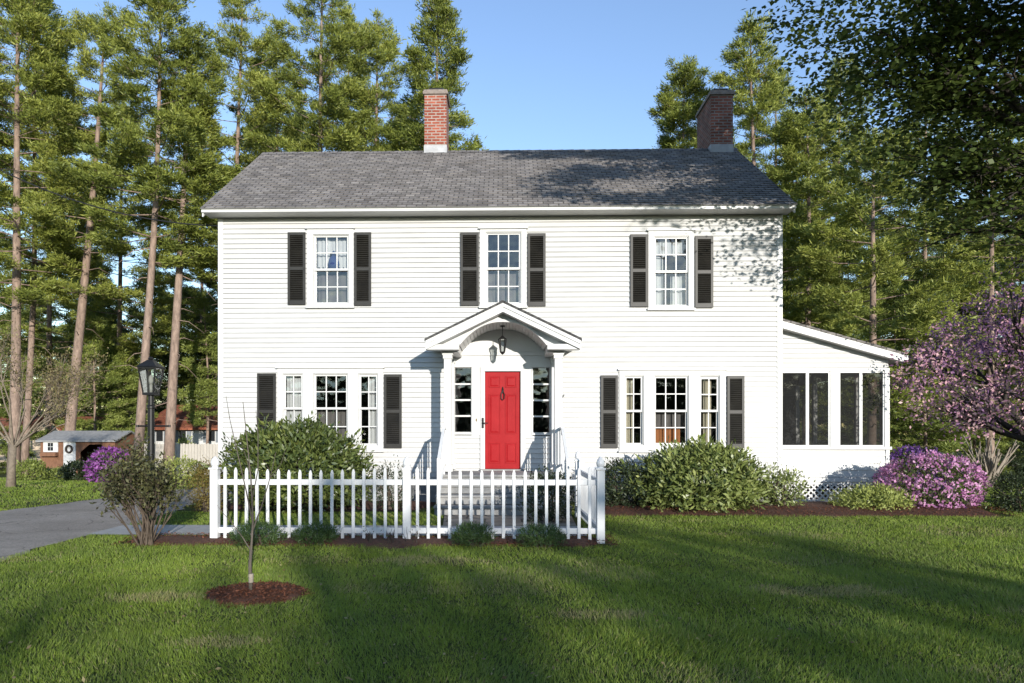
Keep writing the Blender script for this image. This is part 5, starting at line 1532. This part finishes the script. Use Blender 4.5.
def neighbour_tan():
    y = 43; zg = ground(0, y); q = lambda px, py: P(px, py, y)
    x0, x1 = q(-60, 0)[0], q(36, 0)[0]; ze = q(20, 433)[1]; zr = q(20, 415)[1]
    t = thing('neighbour_house', 'tan neighbour house with a brown red roof behind the shed', 'house', ((x0+x1)/2, y, zg))
    xg = q(74, 0)[0]
    m = MB(); m.box(x0, x1, y, y+7, zg-.2, ze); m.box(x1+.001, xg, y-1.0, y+6, zg-.2, ze)
    xm = q(58, 0)[0]
    m.prism_y([(x1+.001, ze), (xg, ze), (xm, q(58, 417)[1])], y-1.0, y+6); m.build('wall', M['tan'], t)
    m = MB()
    yr = y+3.5
    m.add([(x0, y-.4, ze), (x1+.6, y-.4, ze), (x1+1.0, yr, zr), (x0, yr, zr), (x0, y-.4, ze-.12), (x1+.6, y-.4, ze-.12), (x1+1.0, yr, zr-.12), (x0, yr, zr-.12)], [(0, 1, 2, 3), (7, 6, 5, 4), (0, 4, 5, 1), (1, 5, 6, 2)])
    zt_ = q(58, 417)[1]
    for xa, xb in ((x1-.3, xm), (xg+.3, xm)):
        k = -.07
        m.add([(xa, y-1.3, ze+k), (xm, y-1.3, zt_+.12), (xm, y+6.2, zt_+.12), (xa, y+6.2, ze+k), (xa, y-1.3, ze+k-.14), (xm, y-1.3, zt_-.02), (xm, y+6.2, zt_-.02), (xa, y+6.2, ze+k-.14)], [(0, 1, 2, 3), (7, 6, 5, 4), (0, 4, 5, 1), (2, 6, 7, 3), (0, 3, 7, 4)])
    m.build('roof', M['redroof'], t)
    for px in (4, 24):
        a, b = q(px-4, 0)[0], q(px+4, 0)[0]; z0_, z1_ = q(px, 450)[1], q(px, 439)[1]
        m = MB(); m.box(a, b, y-.05, y-.002, z0_, z1_); w_ = m.build('window', M['trim'], t)
        m = MB(); m.box(a+.05, b-.05, y-.06, y-.051, z0_+.05, z1_-.05); m.build('pane', M['darkpane'], w_)
neighbour_tan()

def plank_fence():
    y = 31; zg = ground(0, y); x0, x1 = px_x(128, y), px_x(224, y); zt_ = top_h(443.5, y)
    t = thing('plank_fence', 'weathered pale plank fence behind the lamp post', 'fence', ((x0+x1)/2, y, zg))
    m = MB(); r = random.Random(8); x = x0
    while x < x1:
        w_ = .14; h = zt_+r.uniform(-.02, .02)
        m.prism_y([(x, zg-.05), (x+w_-.012, zg-.05), (x+w_-.012, h-.04), (x+w_/2, h), (x, h-.04)], y+r.uniform(0, .006), y+.025); x += w_
    m.build('plank_panel', M['plank'], t)
    m = MB(); m.box(x0, x1, y+.034, y+.09, zt_-.35, zt_-.26); m.box(x0, x1, y+.034, y+.09, zg+.2, zg+.29); m.build('rail', M['plank'], t)
    for k in range(5):
        xp = x0+(x1-x0)*k/4; m = MB(); m.box(xp-.05, xp+.05, y+.092, y+.19, zg-.1, zt_-.05); m.build('post', M['plank'], t)
plank_fence()

# service cable to the house corner
m = MB(); a = P(-25, 157, 15.0); b = P(221, 226, 14.62); pts = []
for i in range(15):
    t_ = i/14; pts.append((a[0]+(b[0]-a[0])*t_, 15.0+(14.62-15.0)*t_, a[1]+(b[1]-a[1])*t_-.35*4*t_*(1-t_)))
m.tube(pts, .014, 6)
tag(m.build('service_cable', M['cable'], loc=pts[-1]), 'thin black service cable running to the upper left corner of the house', 'cable')

# ================================================================== TREES ACROSS THE ROAD (behind the viewer; the first row shades the lawn)
def road_tree(x, y, H, Rw, seed, n=210):
    rng = np.random.default_rng(seed); r = random.Random(seed)
    t = thing('roadside_tree', 'leafy tree across the road behind the viewer', 'tree', (x, y, 0), 'trees across the road')
    m = MB(); m.tube([(x, y, -.1), (x, y, H*.4), (x+r.uniform(-.3, .3), y, H*.9)], [.28, .2, .05], 8)
    tips = []
    for k in range(5): branching(m, (x, y, H*.3+k*.5), (math.cos(k*1.3), math.sin(k*1.3), .8), 1.3, .08, 1, r, tips)
    m.build('trunk', M['bark'], t, smooth=True)
    d = unit(rng.normal(size=(n, 3)))*(rng.random((n, 1))**.45)
    p = np.array([x, y, H*.55])+d*np.array([Rw, Rw, H*.47])
    per = 10
    base = np.repeat(p, per, 0)+rng.normal(size=(n*per, 3))*.24
    L = rng.uniform(.22, .42, n*per)
    V = leaf_verts(base, rng.normal(size=(n*per, 3)), L, L*.75, rng)
    np_mesh('crown', V, 4, M['screentree'], t, rng.random(n*per))
ROW = [(x_, h_-0.95) for x_, h_ in [(-14, 9.5), (-11, 8.0), (-8, 9.0), (-4.5, 8.2), (-1.5, 8.8), (1.5, 8.1), (4.2, 8.0), (6.6, 8.7), (8.8, 9.5), (11.0, 9.6), (13.0, 10.9), (15.0, 11.2), (17.0, 10.7), (19.0, 9.5), (21.2, 8.9), (23.5, 9.3), (26.0, 8.9), (28.5, 9.3), (31, 9.0), (34, 9.6), (37, 9.4), (40, 10)]]
for i, (x, h) in enumerate(ROW):
    road_tree(x, -30+((i*7) % 5-2)*.6, h, 1.75, 400+i, 190 if 12 < x < 18 else 115)

for i in range(15):  # unseen second row, added to hide the horizon glow from window reflections
    road_tree(-38+i*5.5, -47+(i*5 % 3)*.8, 7.4+(i*7 % 4)*.45, 3.4, 500+i, 620)

# ================================================================== GRASS AND CHIPS
def inside_drive(x, y):
    ry = np.array([r_[0] for r_ in drive_rows]); ra_ = np.array([r_[1] for r_ in drive_rows]); rb_ = np.array([r_[2] for r_ in drive_rows])
    return (x > np.interp(y, ry, ra_)+.03) & (x < np.interp(y, ry, rb_)-.03) & (y > 2)
def lawn_ok(x, y):
    ok = ~inside_drive(x, y)
    edge = .06*np.sin(x*6.3)+.05*np.sin(x*2.7+1)
    ok &= ~((x > -6.02) & (x < 1.2) & (y > 9.72) & (y < 10.75))
    ok &= ~((x > -1.05) & (x < 1.25) & (y > 10.7) & (y < 12.3))
    ok &= ~((x > px_x(120, 9)) & (x < fx2+.15) & (y > 8.92+edge) & (y < 9.58))
    ok &= ~((x > fx2+.25) & (x < 9.1) & (y > 12.2+edge) & (y < 14.5))
    ok &= ~((x > -6.2) & (x < -1.4) & (y > 12.65+edge) & (y < 14.5))
    ok &= ~((x > xL-.1) & (x < srx1+.1) & (y > 14.3) & (y < 21.5))
    cx_, cy_ = px_x(255, 6.13), 6.15
    ok &= ((x-cx_)**2/.42**2+(y-cy_)**2/.35**2) > 1
    return ok
def grass():
    rng = np.random.default_rng(900)
    X = []; Y = []; S = []
    for (y0, y1, dens, sc) in [(3.3, 5.2, 7500, .85), (5.2, 7.5, 5200, .95), (7.5, 10, 3200, 1.1), (10, 13, 1700, 1.35), (13, 18, 520, 2.0), (18, 27, 150, 3.2)]:
        xm0, xm1 = px_x(-20, y1)-.1, px_x(1044, y1)+.1
        n = int((xm1-xm0)*(y1-y0)*dens)
        x = rng.uniform(xm0, xm1, n); y = rng.uniform(y0, y1, n)
        a = (x > px_x(-25, 1)*y) & (x < px_x(1050, 1)*y) & lawn_ok(x, y)
        thin = vnoise(x*1.3+11, y*1.3, 31)*.6+vnoise(x*4.1, y*4.1, 32)*.4
        a &= rng.random(n) < np.clip(.45+thin*1.1, 0, 1)
        X.append(x[a]); Y.append(y[a]); S.append(np.full(a.sum(), sc))
    x = np.concatenate(X); y = np.concatenate(Y); sc = np.concatenate(S); n = len(x)
    z = -0.04*np.clip(y-18, 0, 20)
    clump = vnoise(x*2.2, y*2.2, 33)*.6+vnoise(x*7, y*7, 34)*.4
    h = (.021+.032*clump)*rng.uniform(.6, 1.3, n)*sc**.25
    w = .0042*sc*rng.uniform(.7, 1.3, n)
    az = rng.uniform(0, 2*np.pi, n)
    lean = rng.normal(size=(n, 2))*.42+np.stack([vnoise(x*1.7, y*1.7, 35)-.5, vnoise(x*1.7, y*1.7, 36)-.5], 1)*.9
    V = np.empty((n, 3, 3))
    b = np.stack([x, y, z-.004], 1)
    s = np.stack([np.cos(az)*w, np.sin(az)*w, np.zeros(n)], 1)
    V[:, 0] = b-s; V[:, 1] = b+s
    V[:, 2] = b+np.stack([lean[:, 0]*h, lean[:, 1]*h, h], 1)
    patch = vnoise(x*.8+3, y*.8, 37)*.5+vnoise(x*2.6, y*2.6, 38)*.5
    tint = .42+.55*(patch-.35)+rng.normal(size=n)*.14
    dry = rng.random(n) < .05+.28*(vnoise(x*.9+20, y*1.4, 39) > .78)
    for (qx, qy, ra, rb_) in [(430, 562, .75, .28), (215, 645, .35, .16), (150, 600, .5, .2), (610, 615, .5, .16), (820, 590, .8, .25)]:
        yy = CH*F/(qy-HY); xx = px_x(qx, yy)
        q = ((x-xx)/ra)**2+((y-yy)/rb_)**2+1.2*(vnoise(x*6, y*6, 40)-.5)
        dry |= (q < 1) & (rng.random(n) < .75*np.clip(1.3-q, 0, 1))
    tint = np.where(dry, rng.uniform(0, .2, n), np.maximum(tint, .30))
    o = np_mesh('grass', V.reshape(-1, 3), 3, M['grass'], None, tint, kind='stuff')
    print('grass blades', n)
grass()
def chips():
    rng = np.random.default_rng(901)
    P_ = []
    for (x0, x1, y0, y1, n, h) in [(px_x(118, 9), fx2+.2, 8.80, 9.6, 9000, .05), (fx2+.25, 9.1, 12.1, 13.4, 12000, .09)]:
        x = rng.uniform(x0, x1, n); y = rng.uniform(y0, y1, n)
        zz = .006+h*np.clip((y-y0)*2.2, 0, 1)*np.clip((y1+.3-y)*3, 0, 1)+rng.random(n)*.012
        P_.append(np.stack([x, y, zz], 1))
    n = 3800; a = rng.uniform(0, 6.283, n); q = np.sqrt(rng.random(n))
    cx_, cy_ = px_x(255, 6.13), 6.15
    q *= 1+.10*np.sin(a*3)+.08*np.sin(a*7+1)
    P_.append(np.stack([cx_+.46*q*np.cos(a), cy_+.38*q*np.sin(a), .012+.05*np.clip((1-q)*4, 0, 1)+rng.random(n)*.01], 1))
    p = np.vstack(P_); n = len(p)
    L = rng.uniform(.014, .042, n)
    V = leaf_verts(p, rng.normal(size=(n, 3))*np.array([1, 1, .25]), L, L*.4, rng, rng.normal(size=(n, 3))*.4+np.array([0, 0, 1]))
    np_mesh('mulch_chips', V, 4, M['chips'], None, rng.random(n), kind='stuff')
chips()
def debris():
    rng = np.random.default_rng(902); n = 900
    y = rng.uniform(3.6, 12, n); x = px_x(512, 1)*y+rng.uniform(-.8, .8, n)*y
    a = lawn_ok(x, y); x, y = x[a], y[a]; n = len(x)
    p = np.stack([x, y, rng.uniform(.015, .05, n)], 1); L = rng.uniform(.015, .045, n)
    V = leaf_verts(p, rng.normal(size=(n, 3))*np.array([1, 1, .3]), L, L*.5, rng, rng.normal(size=(n, 3))*.5+np.array([0, 0, 1]))
    np_mesh('fallen_leaves', V, 4, M['budtan'], None, rng.random(n), kind='stuff')
debris()

# ================================================================== LIGHT, SKY, CAMERA
EL, AZ = R(12.0), R(20.0)
tosun = Vector((math.sin(AZ)*math.cos(EL), -math.cos(AZ)*math.cos(EL), math.sin(EL)))
sun = bpy.data.lights.new('sun', 'SUN'); sun.energy = 3.5; sun.angle = R(0.5); sun.color = (1.0, 0.95, 0.87)
so = bpy.data.objects.new('sun', sun); COL.objects.link(so)
so.rotation_euler = tosun.to_track_quat('Z', 'Y').to_euler(); so.location = (20, -40, 30)
wd = bpy.data.worlds.new('World'); scene.world = wd; wd.use_nodes = True
nt = wd.node_tree; nt.nodes.clear()
sk = nt.nodes.new('ShaderNodeTexSky'); sk.sky_type = 'NISHITA'; sk.sun_disc = False
sk.sun_elevation = EL; sk.sun_rotation = math.pi-AZ; sk.air_density = 1.15; sk.dust_density = 0.1; sk.ozone_density = 2.2
bg = nt.nodes.new('ShaderNodeBackground'); bg.inputs['Strength'].default_value = 0.15
wo = nt.nodes.new('ShaderNodeOutputWorld')
hs = nt.nodes.new('ShaderNodeHueSaturation'); hs.inputs['Hue'].default_value = 0.512; hs.inputs['Saturation'].default_value = 1.04; hs.inputs['Value'].default_value = 1.15
nt.links.new(sk.outputs[0], hs.inputs['Color']); nt.links.new(hs.outputs[0], bg.inputs[0]); nt.links.new(bg.outputs[0], wo.inputs[0])

cam = bpy.data.cameras.new('camera'); co = bpy.data.objects.new('camera', cam); COL.objects.link(co)
cam.sensor_width = 36; cam.sensor_fit = 'HORIZONTAL'; cam.lens = 36*F/1024
co.location = (0, 0, CH); co.rotation_euler = (math.pi/2, 0, YAW)
cam.shift_x = (512-PX)/1024; cam.shift_y = (HY-341.5)/1024
cam.clip_end = 2000; cam.clip_start = .05
scene.camera = co
vs = scene.view_settings
vs.view_transform = 'Standard'; vs.look = 'None'; vs.exposure = 0.82; vs.gamma = 1.0; vs.use_curve_mapping = False
scene.render.engine = 'CYCLES'
scene.cycles.max_bounces = 6; scene.cycles.transparent_max_bounces = 12
scene.cycles.diffuse_bounces = 3; scene.cycles.glossy_bounces = 3
scene.cycles.use_denoising = True
